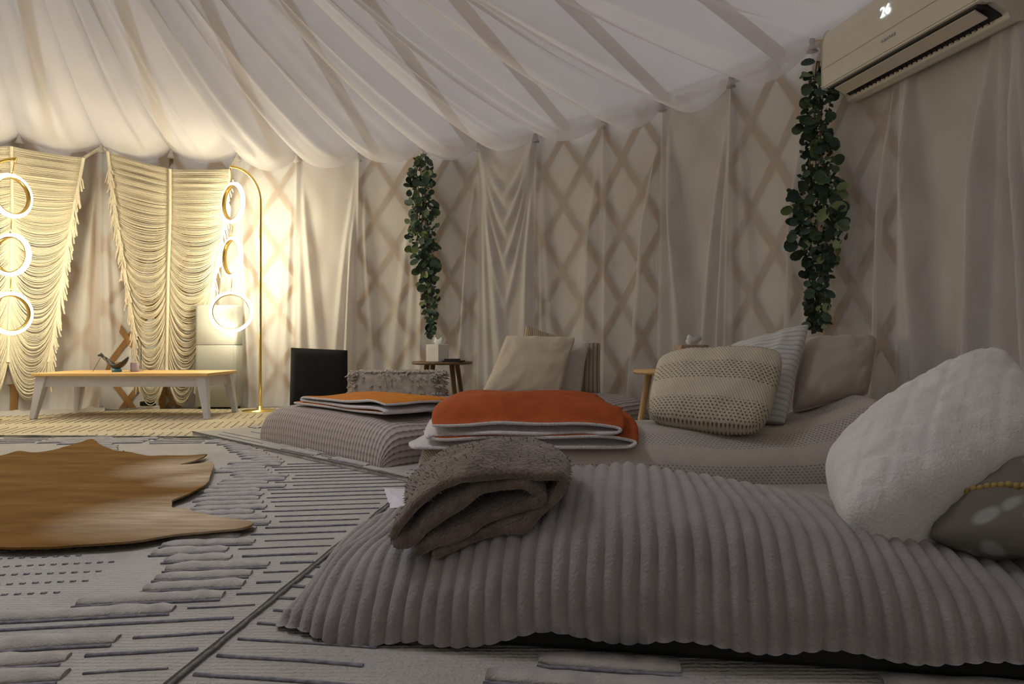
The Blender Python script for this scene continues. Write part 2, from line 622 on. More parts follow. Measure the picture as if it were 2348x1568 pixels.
curtain(i0 + 11, 'sheer curtain in the gap left of the fringed hanging, above the bench', M['voile'], 46, strong=0.9, puddle=0.10)
curtain(i0 + 12, 'sheer curtain behind the fringed hanging at the left frame edge', M['voile'], 47, lift=0.22, puddle=0.0)

# ------------------------------------------------------------------ fringed string hangings
def yarn_hanging(label, knot_l, knot_r, edge_l, spine, edge_r, off, seed, nst=330):
    """edges and spine are polylines [(px,py)...] sampled by the same parameter"""
    r3 = random.Random(seed)
    def ev(poly, t, o):
        xs = np.linspace(0, 1, len(poly))
        return W(interp(t, xs, [p[0] for p in poly]), interp(t, xs, [p[1] for p in poly]), o)
    foot = ev(spine, 1.0, off); foot.z = 0
    root = empty('string_wall_hanging', foot, label, 'wall hanging', 'fringed string hangings on the tent wall')
    for poly_a, poly_b in ((edge_l, spine), (spine, edge_r)):
        mb = MB()
        for q in range(nst):
            t = (q + r3.uniform(-0.4, 0.4)) / nst
            t = max(0, min(1, t))
            a, b = ev(poly_a, t, off), ev(poly_b, t, off)
            sag = (0.012 + 0.27 * smooth((t - 0.08) / 0.75)) * r3.uniform(0.93, 1.06)
            bulge = 0.012 + r3.uniform(0, 0.016) + 0.014 * math.sin(q * 0.55)
            pts = []
            for k in range(15):
                u = k / 14
                p = a.lerp(b, u)
                c = 1 - abs(2 * u - 1) ** 2.3
                p.z -= sag * c
                rad = Vector((CX - p.x, CY - p.y, 0)).normalized()
                p += rad * bulge * math.sin(math.pi * u)
                p.z = max(p.z, 0.02)
                pts.append(p)
            mb.tube(pts, 0.0040, 3, cap=False)
        tag(mb.build('draped_strings', M['yarn'], root), kind='stuff')
    for poly, nm in ((edge_l, 'edge_cord'), (spine, 'centre_cord'), (edge_r, 'edge_cord')):
        mb = MB()
        mb.tube([ev(poly, k / 30, off + 0.012) for k in range(31)], 0.011, 8)
        mb.build(nm, M['yarn'], root)
    for poly in (edge_l, edge_r):
        mb = MB()
        for q in range(170):
            t = 0.06 + 0.94 * q / 169
            p = ev(poly, t, off + 0.018)
            L = r3.uniform(0.07, 0.16) + 0.09 * smooth((t - 0.9) / 0.1)
            dx = r3.uniform(-0.035, 0.035)
            pts = [p + Vector((dx * k / 4 + r3.uniform(-.004, .004), 0, -L * k / 4)) for k in range(5)]
            for x in pts: x.z = max(x.z, 0.015)
            mb.tube(pts, 0.0055, 4, cap=False)
        tag(mb.build('fringe', M['yarn'], root), kind='stuff')
    for kx, ed in ((knot_l, edge_l), (knot_r, edge_r)):
        MB().tube([W(kx[0], kx[1], 0.03), ev(ed, 0.0, off)], 0.012, 6).build('tie_cord', M['yarn'], root)
    return root

yarn_hanging('wide cream string hanging with fringed edges between the two ring lamps', (238, 338), (546, 356),
             [(247, 348), (262, 470), (284, 610), (306, 740), (312, 850)], [(390, 388), (390, 500), (386, 620), (384, 740), (382, 850)],
             [(528, 388), (516, 500), (494, 620), (470, 740), (452, 850)], 0.16, 3)
yarn_hanging('cream string hanging behind the left ring lamp, cut by the frame edge', (47, 312), (232, 338),
             [(-150, 330), (-130, 470), (-100, 600), (-70, 720), (-60, 830)], [(26, 336), (28, 470), (26, 600), (22, 720), (18, 830)],
             [(192, 362), (170, 480), (150, 600), (132, 720), (112, 830)], 0.16, 4)

# ------------------------------------------------------------------ ring lamps
def ring_lamp(label, base, top_px, arc, rings, hook):
    """base: floor point; arc: list of 3D points from floor to arm end; rings: (centre, yaw, radius)"""
    root = empty('ring_floor_lamp', base, label, 'floor lamp', 'brass floor lamps with three light rings')
    mb = MB(); mb.lathe([(0.001, 0.0), (0.135, 0.0), (0.138, 0.006), (0.135, 0.018), (0.02, 0.02), (0.016, 0.05), (0.001, 0.05)], base, 36)
    mb.build('base', M['gold'], root)
    mb = MB(); mb.tube(arc, 0.011, 10); mb.build('arc_pole', M['gold'], root)
    prev = arc[-1]
    for (c, yaw, r) in rings:
        mb = MB()
        mb.tube([prev, c + Vector((0, 0, r + 0.012))], 0.0035, 6)
        mb.build('cord', M['gold'], root)
        rm = Matrix.Rotation(yaw, 3, 'Z')
        pts = [c + rm @ Vector((r * math.cos(2 * math.pi * k / 40), 0, r * math.sin(2 * math.pi * k / 40))) for k in range(40)]
        mb = MB(); mb.tube(pts, 0.0135, 7, closed=True)
        g = mb.build('light_ring', M['led'], root)
        tag(g, 'glowing white light ring')
        mb = MB()
        rows = []
        for (rr, y) in ((r - 0.0105, -0.0165), (r - 0.0175, -0.0165), (r - 0.0175, 0.0165), (r - 0.0105, 0.0165), (r - 0.0105, -0.0165)):
            rows.append([c + rm @ Vector((rr * math.cos(2 * math.pi * k / 48), y, rr * math.sin(2 * math.pi * k / 48))) for k in range(48)])
        mb.grid(rows, wrap=True)
        mb.build('inner_rim', M['gold'], g)
        mb = MB()
        mb.tube([c + Vector((0, 0, r + 0.028)), c + Vector((0, 0, r + 0.002))], 0.008, 8)
        mb.build('clip', M['gold'], g)
        prev = c - Vector((0, 0, r + 0.012))
    return root

LY = 5.34
def arc_pts(px_pole, y_top, px_end, y_end, LY, y_base=940):
    pts = [P(px_pole, y_base, LY)]
    pts[0].z = 0.02
    r = abs(px_pole - px_end)
    pts += [P(px_pole, y, LY) for y in (850, 750, 650, 560, 500)]
    for k in range(0, 13):
        a = math.pi / 2 * k / 12
        x = px_end + (px_pole - px_end) * math.cos(a)
        y = y_end + (y_top - y_end) * (1 - math.sin(a))
        pts.append(P(x, y, LY))
    return pts
rr = 0.148
base = P(597, 940, LY); base.z = 0.0
ring_lamp('brass arc lamp with three glowing rings in front of the perforated tower', base, 380, arc_pts(597, 465, 527, 382, LY),
          [(P(534, 465, LY), math.radians(-38), rr), (P(532, 590, LY), math.radians(-42), rr), (P(530, 715, LY), math.radians(20), rr)], None)
LY2 = 4.62
base2 = P(-52, 960, LY2); base2.z = 0.0
ring_lamp('brass arc lamp with three glowing rings cut by the left frame edge', base2, 380, arc_pts(-52, 440, 37, 364, LY2, 966),
          [(P(27, 449, LY2), math.radians(75), rr * 0.92), (P(25, 584, LY2), math.radians(-5), rr * 0.9), (P(24, 718, LY2), math.radians(66), rr * 0.9)], None)

# ------------------------------------------------------------------ perforated tower
def perforated(name):
    m, nt, b = new_mat(name)
    v = coords(nt, (1, 1, 1))
    vo = nt.nodes.new('ShaderNodeTexVoronoi'); vo.inputs['Scale'].default_value = 110; vo.inputs['Randomness'].default_value = 0.0
    lk(nt, v, vo.inputs['Vector'])
    lk(nt, ramp(nt, vo.outputs['Distance'], [(0.25, (0.13, 0.13, 0.115)), (0.4, (0.36, 0.36, 0.32))]), b.inputs['Base Color'])
    b.inputs['Roughness'].default_value = 0.5
    return m
tb = G(505, 939); ty = 5.53
tc = P(503, 938, ty); tc.z = 0
root = empty('tower_purifier', tc, 'tall pale grey perforated tower standing behind the right ring lamp', 'appliance')
hw = 0.168; th_ = 0.55 + (784 - 700) / F * ty
def rrect(w, d, r, nseg=5):
    out = []
    for cx_, cy_, a0 in ((w - r, d - r, 0), (-w + r, d - r, 90), (-w + r, -d + r, 180), (w - r, -d + r, 270)):
        for k in range(nseg + 1):
            a = math.radians(a0 + 90 * k / nseg)
            out.append((cx_ + r * math.cos(a), cy_ + r * math.sin(a)))
    return out
M['towergrey'] = plain('tower_grey_plastic', (0.33, 0.33, 0.295), 0.45)
def rr_extrude(mb, w, d, r, z0, z1, c, inset=0.004):
    pr = rrect(w, d, r)
    rows = []
    for zz, k in ((z0, 0.97), (z0 + 0.008, 1.0), (z1 - 0.012, 1.0), (z1, 0.96)):
        rows.append([(c[0] + x * k, c[1] + y * k, zz) for x, y in pr])
    mb.grid(rows, wrap=True)
    nn = len(pr); b0 = len(mb.v) - nn * 4
    mb.f += [tuple(reversed(range(b0, b0 + nn))), tuple(range(b0 + 3 * nn, b0 + 4 * nn))]
    mb.m += [0, 0]
    for q in (-1, -2): pass
    return mb
rr_extrude(MB(), hw, 0.075, 0.03, 0.03, th_ * 0.62, tc).build('perforated_shell', perforated('perforated_sheet'), root)
rr_extrude(MB(), hw, 0.075, 0.03, th_ * 0.62, th_, tc).build('upper_housing', M['towergrey'], root)
rr_extrude(MB(), hw - 0.015, 0.065, 0.025, 0.0, 0.03, tc).build('plinth', M['black'], root)
mb = MB()
mb.tube([tc + Vector((0, -0.077, th_ - 0.16)) + Vector((0.035 * math.cos(a), 0, 0.035 * math.sin(a))) for a in np.linspace(0, 2 * math.pi, 25)[:-1]], 0.003, 6, closed=True)
mb.build('control_dial', M['towergrey'], root)

# ------------------------------------------------------------------ bench table
fl_c, fr_c = P(70, 857, 4.73), P(474, 854, 4.73)
zt = 0.55 - 71.5 / F * 4.73
yb = F * (0.55 - zt) / (843 - HZ)
yb = 4.73 + 0.52
root = empty('bench_table', ((fl_c.x + fr_c.x) / 2, 4.98, 0), 'long low bench with oak top and pale grey legs before the hangings', 'bench')
x0, x1 = fl_c.x, fr_c.x
mb = MB(); mb.box(((x0 + x1) / 2, (4.73 + yb) / 2, zt - 0.011), (x1 - x0, yb - 4.73, 0.022)); mb.build('top', M['oak'], root, smooth=False, bevel=0.004)
ap_h = 0.075
for yy in (4.73 + 0.05, yb - 0.05):
    mb = MB(); mb.box(((x0 + x1) / 2, yy, zt - 0.0225 - ap_h / 2), (x1 - x0 - 0.10, 0.02, ap_h)); mb.build('apron', M['grey_paint'], root, smooth=False, bevel=0.002)
for xx in (x0 + 0.05, x1 - 0.05):
    mb = MB(); mb.box((xx, (4.73 + yb) / 2, zt - 0.0225 - ap_h / 2), (0.02, yb - 4.73 - 0.12, ap_h)); mb.build('apron', M['grey_paint'], root, smooth=False, bevel=0.002)
for sx in (-1, 1):
    for sy in (-1, 1):
        cx_ = x0 + 0.055 if sx < 0 else x1 - 0.055
        cy_ = 4.73 + 0.055 if sy < 0 else yb - 0.055
        w0, w1 = 0.035, 0.018
        tq = [Vector((cx_ + a * w0, cy_ + b_ * w0, zt - 0.0225)) for a, b_ in ((-1, -1), (1, -1), (1, 1), (-1, 1))]
        bq = [Vector((cx_ + sx * 0.05 + a * w1, cy_ + sy * 0.035 + b_ * w1, 0.0145)) for a, b_ in ((-1, -1), (1, -1), (1, 1), (-1, 1))]
        MB().hexa(bq, tq).build('leg', M['grey_paint'], root, smooth=False, bevel=0.004)

# boat shaped bowl, its blue stand, jar and acrylic holder on the bench
M['darkwood'] = plain('charred_dark_wood', (0.035, 0.03, 0.026), 0.4)
M['blue'] = plain('blue_tin', (0.05, 0.17, 0.26), 0.35)
bc = P(268, 845, 4.93); bc.z = zt
root = empty('boat_bowl', bc, 'dark boat shaped bowl with a carved head on the bench', 'bowl')
mb = MB()
rows = []
for i in range(21):
    t = -1 + 2 * i / 20
    hw_ = 0.045 * math.sqrt(max(0.02, 1 - t * t))
    zk = 0.02 + 0.055 * t * t
    row = []
    for k in range(9):
        a = math.pi * k / 8
        row.append(bc + Vector((0.085 * t, hw_ * math.cos(a), zk + 0.035 - 0.035 * math.sin(a) * math.sqrt(max(0.05, 1 - t * t)))))
    for k in range(9):
        a = math.pi * (8 - k) / 8
        row.append(bc + Vector((0.082 * t, hw_ * 0.8 * math.cos(a), zk + 0.035 - 0.026 * math.sin(a) * math.sqrt(max(0.05, 1 - t * t)))))
    rows.append(row)
mb.grid(rows, wrap=True); mb.build('hull', M['darkwood'], root)
mb = MB(); mb.lathe([(0.002, 0.0), (0.034, 0.0), (0.03, 0.018), (0.025, 0.026), (0.002, 0.026)], bc, 16); mb.build('foot', M['blue'], root)
mb = MB(); mb.tube([bc + Vector(v) for v in ((-0.08, 0, 0.09), (-0.1, 0, 0.11), (-0.115, 0, 0.125), (-0.135, 0, 0.118))], [0.012, 0.011, 0.014, 0.006], 8)
mb.build('carved_head', M['darkwood'], root)
mb = MB(); mb.tube([bc + Vector(v) for v in ((-0.115, 0, 0.105), (-0.13, -0.02, 0.06), (-0.15, -0.04, 0.004))], 0.0016, 5)
mb.build('tassel_string', M['black'], root)
mb = MB(); mb.box(bc + Vector((0.02, 0, 0.066)), (0.05, 0.035, 0.018), 0.4); mb.build('folded_slip', M['oak'], root, smooth=False, bevel=0.003)

M['glass'] = new_mat('clear_glass')[0]
b = M['glass'].node_tree.nodes['Principled BSDF']; b.inputs['Transmission Weight'].default_value = 1.0; b.inputs['Roughness'].default_value = 0.03; b.inputs['Base Color'].default_value = (0.96, 0.97, 0.98, 1)
M['lilac'] = plain('lilac_wax', (0.42, 0.36, 0.46), 0.5)
jc = P(309, 843, 4.96); jc.z = zt
root = empty('candle_jar', jc, 'small lilac candle jar beside the boat bowl', 'jar')
mb = MB(); mb.lathe([(0.002, 0.001), (0.026, 0.001), (0.028, 0.006), (0.028, 0.066), (0.026, 0.068), (0.0245, 0.066), (0.0245, 0.056), (0.002, 0.056)], jc, 20); mb.build('glass_cup', M['lilac'], root)
mb = MB(); mb.tube([jc + Vector((0, 0, 0.054)), jc + Vector((0.002, 0, 0.068))], 0.0014, 5); mb.build('wick', M['black'], root)
ac = P(311, 841, 5.06); ac.z = zt
root = empty('acrylic_stand', ac, 'clear upright acrylic holder behind the candle jar', 'holder')
mb = MB(); mb.box(ac + Vector((0, 0, 0.006)), (0.085, 0.05, 0.01)); mb.build('foot_plate', M['glass'], root, smooth=False)
mb = MB(); mb.box(ac + Vector((0, 0.01, 0.115)), (0.07, 0.008, 0.20)); mb.build('upright_panel', M['glass'], root, smooth=False)

# power strip and adapter under the hanging
ps = P(345, 934, 5.48); ps.z = 0
root = empty('power_strip', ps, 'white power strip with a black adapter on the floor behind the bench', 'power strip')
mb = MB(); mb.box(ps + Vector((0, 0, 0.02)), (0.13, 0.05, 0.036)); mb.build('strip', M['white'], root, smooth=False, bevel=0.006)
mb = MB(); mb.box(ps + Vector((-0.02, 0.0, 0.056)), (0.11, 0.045, 0.034)); mb.build('adapter', M['black'], root, smooth=False, bevel=0.005)
mb = MB(); mb.tube(catmull([ps + Vector(v) for v in ((0.05, 0, 0.06), (0.03, -0.01, 0.085), (-0.02, 0, 0.08), (-0.08, 0.01, 0.03), (-0.2, 0.02, 0.008), (-0.35, 0.03, 0.008), (-0.42, 0.05, 0.03))], 6), 0.004, 6)
mb.build('cable', M['white'], root)

# puddled sheer cloth on the floor at the left
root = None
rows = []
for i in range(41):
    px = -60 + 300 * i / 40
    pa, pb = W(px, 930, 0.06), W(px, 930, 0.34 * (0.5 + 0.5 * math.sin(math.pi * i / 40)) + 0.08)
    row = []
    for k in range(11):
        s = k / 10
        p = pa.lerp(pb, s); 
        p.z = 0.012 + 0.05 * math.sin(math.pi * min(1, s * 1.1)) * (0.6 + 0.5 * nz(i * 0.35, k * 0.5)) * (1 - 0.4 * s)
        row.append(p)
    rows.append(row)
o = MB().grid(rows).build('puddled_cloth', M['voile2'], loc=(rows[20][5].x, rows[20][5].y, 0.0))
tag(o, 'white sheer cloth puddled on the floor behind the left bench legs', 'cloth')

# ------------------------------------------------------------------ black floor chair
cyd = 5.15
bl, br = P(664, 930, cyd), P(797, 930, cyd)
root = empty('floor_chair', ((bl.x + br.x) / 2, cyd - 0.1, 0), 'black padded legless floor chair in front of the curtain', 'chair')
def cushion_slab(name, c00, c10, c11, c01, t, mat, parent, nu=16, nv=16, p=0.25):
    nrm = (c10 - c00).cross(c01 - c00).normalized()
    mb = MB()
    for sgn in (1, -1):
        rows = []
        for j in range(nv + 1):
            row = []
            for i in range(nu + 1):
                u, v = i / nu, j / nv
                q = (c00 * (1 - u) + c10 * u) * (1 - v) + (c01 * (1 - u) + c11 * u) * v
                e = ((4 * u * (1 - u)) * (4 * v * (1 - v))) ** p
                row.append(q + nrm * (sgn * t / 2 * e))
            rows.append(row if sgn > 0 else row[::-1])
        mb.grid(rows)
    return mb.build(name, mat, parent)
M['blackcloth'] = cloth('black_canvas', (0.014, 0.015, 0.017), (0.010, 0.011, 0.012))
tl_, tr_ = P(667, 797, cyd + 0.06), P(797, 803, cyd + 0.06)
bl.z = 0.05; br.z = 0.05
cushion_slab('backrest', bl, br, tr_, tl_, 0.07, M['blackcloth'], root)
cushion_slab('seat', Vector((bl.x, cyd - 0.47, 0.045)), Vector((br.x, cyd - 0.47, 0.045)), Vector((br.x, cyd - 0.02, 0.045)), Vector((bl.x, cyd - 0.02, 0.045)), 0.07, M['blackcloth'], root)

# ------------------------------------------------------------------ shaggy pouf
pc = P(915, 940, 4.60); pc.z = 0
root = empty('shaggy_pouf', pc, 'rectangular shaggy woven floor cushion in grey and cream', 'cushion')
M['shag'] = cloth('shaggy_wool', (0.60, 0.53, 0.44), (0.34, 0.31, 0.28), scale=30)
px_w, px_d, px_h = 0.295, 0.17, 0.345
mb = MB()
rows = []
for i in range(13):
    v = i / 12
    zz = px_h * v
    e = (1 - abs(2 * v - 1) ** 5) * 0.06 + 0.94
    rows.append([pc + Vector((x * e, y * e, zz + (0.02 * nz(x * 6, y * 6) if v > 0.5 else 0))) for x, y in rrect(px_w, px_d, 0.05)])
mb.grid(rows, wrap=True)
nn = len(rows[0]); b0 = len(mb.v) - nn
mb.f += [tuple(range(b0, b0 + nn)), tuple(reversed(range(nn)))]; mb.m += [0, 0]
mb.build('body', M['shag'], root)
mb = MB()
r4 = random.Random(9)
for q in range(1900):
    v = r4.random()
    if v < 0.62:      # side faces, in horizontal bands
        band = r4.choice((0.10, 0.30, 0.52, 0.62, 0.78, 0.9, 0.98)) + r4.uniform(-0.03, 0.03)
        f = r4.random()
        pr = rrect(px_w, px_d, 0.05); j = int(f * len(pr)) % len(pr); a_ = f * len(pr) - int(f * len(pr))
        x = pr[j][0] * (1 - a_) + pr[(j + 1) % len(pr)][0] * a_; y = pr[j][1] * (1 - a_) + pr[(j + 1) % len(pr)][1] * a_
        p = pc + Vector((x, y, px_h * band)); nrm = Vector((x * 0.4, y * 1.4, 0)).normalized()
    else:
        p = pc + Vector((r4.uniform(-px_w, px_w) * 0.97, r4.uniform(-px_d, px_d) * 0.97, px_h)); nrm = Vector((r4.uniform(-.4, .4), r4.uniform(-.8, .2), 0.6))
    L = r4.uniform(0.02, 0.045)
    s = Vector((r4.uniform(-0.5, 0.5), r4.uniform(-0.3, 0.3), -0.25))
    mb.tube([p, p + (nrm + s * 0.3) * L * 0.55, p + (nrm * 0.75 + s) * L], [0.006, 0.006, 0.003], 4, cap=False)
tag(mb.build('wool_loops', M['shag'], root), kind='stuff')

# ------------------------------------------------------------------ stools
def stool(label, c, r, h, mat, nleg, a0, thick=0.02, splay=0.07):
    root = empty('round_stool', c, label, 'stool')
    mb = MB(); mb.lathe([(0.001, h - thick), (r - 0.006, h - thick), (r, h - thick + 0.006), (r, h - 0.005), (r - 0.004, h), (0.001, h)], c, 36); mb.build('seat_top', mat, root)
    for k in range(nleg):
        a = a0 + 2 * math.pi * k / nleg
        d = Vector((math.cos(a), math.sin(a), 0))
        mb = MB(); mb.tube([c + d * (r * 0.58) + Vector((0, 0, h - thick)), c + d * (r * 0.58 + splay) + Vector((0, 0, 0.004))], [0.019, 0.014], 12)
        mb.build('leg', mat, root)
    return root
s1 = P(1014, 900, 5.0); s1.z = 0
h1 = 0.55 - 44.5 / F * 5.0
stool('dark wooden stool carrying a tissue box beside the shaggy cushion', s1, 0.222, h1, M['walnut'], 4, math.radians(38))
s2 = P(1535, 900, 3.62); s2.z = 0
h2 = 0.55 - 64 / F * 3.62
stool('light wooden stool half hidden behind the knitted pillow', s2, 0.19, h2, M['lightwood'], 3, math.radians(184))

def tissue_box(label, c, size, rz, mat, tissue=True):
    root = empty('tissue_box', c, label, 'tissue box')
    mb = MB(); mb.box(c + Vector((0, 0, size[2] / 2)), size, rz); mb.build('carton', mat, root, smooth=False, bevel=0.004)
    rm = Matrix.Rotation(rz, 3, 'Z')
    mb = MB()
    rows = []
    for i in range(9):
        v = i / 8
        row = []
        for k in range(14):
            a = 2 * math.pi * k / 14
            rad = 0.012 + 0.022 * math.sin(math.pi * min(1, v * 0.9)) * (0.55 + 0.45 * math.sin(3 * a + v * 3))
            row.append(c + rm @ Vector((rad * math.cos(a) * 1.5 + 0.012 * v, rad * math.sin(a) * 0.5, size[2] - 0.003 + 0.05 * v + 0.012 * v * math.cos(2 * a))))
        rows.append(row)
    mb.grid(rows, wrap=True); mb.build('tissue', M['tissue'], root)
    return root
M['tissue'] = cloth('white_tissue', (0.85, 0.85, 0.85))
M['carton'] = plain('white_carton', (0.80, 0.78, 0.74), 0.6)
M['carton2'] = plain('brown_cream_carton', (0.50, 0.36, 0.27), 0.6, var=0.3, scale=60)
c = P(1003, 830, 4.97); c.z = h1
tissue_box('white cube tissue box with a pulled tissue on the dark stool', c, (0.118, 0.118, 0.125), math.radians(-34), M['carton'])
c = P(1585, 848, 3.56); c.z = h2
tissue_box('brown patterned tissue box on the light stool, peeking above the pillow', c, (0.15, 0.10, 0.135), math.radians(8), M['carton2'])
c = P(1040, 830, 4.88); c.z = h1
root = empty('remote_tray', c, 'flat black tray lying beside the white tissue box', 'tray')
mb = MB(); mb.box(c + Vector((0, 0, 0.006)), (0.15, 0.09, 0.01), math.radians(-12)); mb.build('tray_base', M['black'], root, smooth=False, bevel=0.003)
mb = MB(); mb.box(c + Vector((-0.01, 0, 0.017)), (0.11, 0.05, 0.011), math.radians(-16)); mb.build('handset', M['black'], root, smooth=False, bevel=0.004)

# ------------------------------------------------------------------ rugs
M['rug'] = None
def rug_mat(name, c1, c2):
    m, nt, b = new_mat(name)
    v = coords(nt)
    big = noise_tex(nt, v, 5, 4)
    lk(nt, ramp(nt, big, [(0.3, c2), (0.7, c1)]), b.inputs['Base Color'])
    w = nt.nodes.new('ShaderNodeTexWave'); w.inputs['Scale'].default_value = 26; w.inputs['Distortion'].default_value = 2.0; w.inputs['Detail'].default_value = 3
    w.bands_direction = 'Y'
    lk(nt, v, w.inputs['Vector'])
    n1 = bump(nt, w.outputs['Fac'], 0.5, 0.004, None)
    bump(nt, noise_tex(nt, v, 130, 4), 0.9, 0.006, b, n1)
    b.inputs['Roughness'].default_value = 0.95
    b.inputs['Specular IOR Level'].default_value = 0.1
    return m
M['rug_cream'] = rug_mat('rug_cream_weave', (0.54, 0.515, 0.47), (0.45, 0.43, 0.395))
M['rug_warm'] = rug_mat('rug_warm_weave', (0.68, 0.60, 0.43), (0.56, 0.48, 0.34))
M['rug_dark'] = cloth('rug_slate_yarn_and_shade', (0.13, 0.137, 0.17), (0.31, 0.305, 0.32), scale=70)
M['rug_pale'] = cloth('rug_taupe_yarn', (0.42, 0.36, 0.26), (0.52, 0.45, 0.33), scale=40)
M['rug_tuft'] = cloth('rug_tuft_yarn', (0.50, 0.475, 0.44), (0.38, 0.36, 0.34), scale=30, bscale=200, bstr=0.7, bdist=0.004)

def tri(x):
    x = x % 1.0
    return 1 - abs(2 * x - 1)

def inside(poly, x, y):
    c = False
    j = len(poly) - 1
    for i in range(len(poly)):
        xi, yi = poly[i]; xj, yj = poly[j]
        if (yi > y) != (yj > y) and x < (xj - xi) * (y - yi) / (yj - yi) + xi: c = not c
        j = i
    return c

def rug(label, poly, z0, rot, spacing, ox, oy, basemat, seed, fringe=None, lines_only=False, zone=None):
    r5 = random.Random(seed)
    cx_ = sum(p[0] for p in poly) / len(poly); cy_ = sum(p[1] for p in poly) / len(poly)
    root = empty('woven_rug', (cx_, cy_, 0), label, 'rug', 'cream and slate wool rugs')
    pts = []
    for i in range(len(poly)):
        a, b = Vector((*poly[i], 0)), Vector((*poly[(i + 1) % len(poly)], 0))
        nseg = max(2, int((b - a).length / 0.06))
        for k in range(nseg):
            q = a.lerp(b, k / nseg)
            pts.append((q.x + 0.006 * nz(q.x * 9, q.y * 9, seed), q.y + 0.006 * nz(q.x * 9, q.y * 9, seed + 5)))
    n = len(pts)
    mb = MB()
    mb.add([(x, y, z0) for x, y in pts] + [(x, y, max(0.001, z0 - 0.012)) for x, y in pts],
           [tuple(range(n))] + [((k + 1) % n, k, n + k, n + (k + 1) % n) for k in range(n)])
    mb.build('weave', basemat, root, smooth=False)
    ca, sa = math.cos(rot), math.sin(rot)
    loc = [(x * ca + y * sa, -x * sa + y * ca) for x, y in poly]
    xs = [p[0] for p in loc]; ys = [p[1] for p in loc]
    dk, tf = MB(), MB()
    step = 0.026
    def kind(x, y):
        f = tri((x + ox) / 1.7) + tri((y + oy) / 1.35)
        if lines_only: return 'D' if tri((x + ox) / 0.5) > 0.35 else ''
        if f < 0.42: return '.' if (y * 15) % 3 > 1.2 else ''
        if f < 0.72: return ''
        if f < 1.06: return 'T'
        if f < 1.62: return 'D'
        return 'T' if f > 1.8 else ''
    y = min(ys)
    row = 0
    while y < max(ys):
        x = min(xs)
        run, cur = [], ''
        def flush():
            if not run or cur == '': return
            if cur == 'D' and len(run) > 1:
                w_ = 0.0042 * r5.uniform(0.7, 1.4)
                P3 = [Vector((px * ca - py * sa, px * sa + py * ca, z0 + 0.0015)) for px, py in run]
                dk.tube(P3, w_, 5, flat=0.6)
            elif cur == '.':
                for (px, py) in run[::1]:
                    dk.tube([Vector((qx * ca - py * sa, qx * sa + py * ca, z0 + 0.001)) for qx in (px, px + 0.011)], 0.0042, 5, flat=0.5)
            elif cur == 'T' and len(run) > 1:
                P3 = [Vector((px * ca - py * sa, px * sa + py * ca, z0 + 0.001)) for px, py in run]
                rs = [0.026 * (0.85 + 0.6 * abs(nz(p.x * 26, p.y * 26))) for p in P3]
                rs[0] *= 0.6; rs[-1] *= 0.6
                tf.tube(P3, rs, 8, flat=0.38)
                off = Vector((sa, -ca, 0)) * 0.030
                dk.tube([p + off + Vector((0, 0, 0.001)) for p in P3], 0.0045, 5, flat=0.6)  # dark strip along each tuft, painting in the shadow beneath the ridge
        while x < max(xs):
            wx, wy = x * ca - y * sa, x * sa + y * ca
            k_ = (zone(wx, wy) if zone else kind(x, y)) if inside(poly, wx, wy) else ''
            if k_ != cur:
                flush(); run, cur = [], k_
            run.append((x, y + 0.004 * nz(x * 7, row * 3.1, seed)))
            x += step
        flush()
        y += spacing
        row += 1
    if dk.v: tag(dk.build('lines_and_tuft_shade', M['rug_pale'] if lines_only else M['rug_dark'], root), kind='stuff')
    if tf.v: tag(tf.build('raised_tufts', M['rug_tuft'], root), kind='stuff')
    if fringe:
        mb = MB()
        for a, b in fringe:
            a, b = Vector((*a, z0 + 0.004)), Vector((*b, z0 + 0.004))
            nseg = max(2, int((b - a).length / 0.03))
            mb.tube([a.lerp(b, k / nseg) + Vector((0.004 * nz(k * 0.7, seed), 0.004 * nz(seed, k * 0.6), 0)) for k in range(nseg + 1)], [0.0065 * (0.7 + 0.9 * abs(nz(k * 0.9, seed + 3))) for k in range(nseg + 1)], 6, flat=0.6)
        mb.build('edge_binding', M['rug_edge'], root)
    return root
M['rug_edge'] = cloth('rug_edge_binding', (0.10, 0.10, 0.105), (0.22, 0.21, 0.20), scale=60)
def zone_main(x, y):
    b = interp(y, [0.9, 1.2, 1.35, 1.5, 1.85, 2.3, 2.8, 3.6], [-3.2, -1.7, -1.05, -0.88, -0.92, -1.04, -1.22, -1.5])
    b += 0.16 * nz(math.floor(y / 0.14) * 1.37, 3.3)
    if y > 3.60: return 'T' if tri(x / 0.9) > 0.35 else 'D'
    if y > 3.05: return 'T' if tri(x / 0.7 + y) > 0.75 else ''
    if y < 1.24 and x < -0.70 + 0.10 * nz(math.floor(y / 0.066) * 1.7, 2.2): return 'T'
    if x > b + 0.24 + 0.10 * nz(math.floor(y / 0.07) * 2.1, 8.8): return 'D'
    if x > b: return 'T'
    if x < b - 0.14 and 1.45 < y < 1.85: return '.'
    return ''
def zone_right(x, y):
    if x < -0.22 + 0.12 * nz(math.floor(y / 0.07) * 1.9, 5.1): return 'D'
    if y < 1.16 and tri(x / 0.62 + 0.3) > 0.45: return 'T'
    return ''
sA0, sA1 = (-0.62, 0.45), (-0.415, 2.30)
sA2 = (-0.36, 2.62)
rug('large cream rug with slate lines lying under the cowhide', [(-4.2, 0.45), sA0, sA1, sA2, (-0.36, 3.72), (-2.9, 3.86), (-4.6, 3.9)], 0.012, math.radians(8), 0.066, 0.15, 0.35, M['rug_cream'], 1, zone=zone_main)
rug('cream rug with slate lines under the nearest corduroy lounger', [(-0.602, 0.45), (1.4, 0.6), (1.6, 3.2), (-0.20, 3.2), (-0.34, 2.62), (-0.398, 2.30)], 0.012, math.radians(-8), 0.066, 0.55, 0.1, M['rug_cream'], 2, zone=zone_right,
    fringe=[((-0.602, 0.45), (-0.398, 2.30))])
ga, gb = G(935, 1112), G(450, 1003)
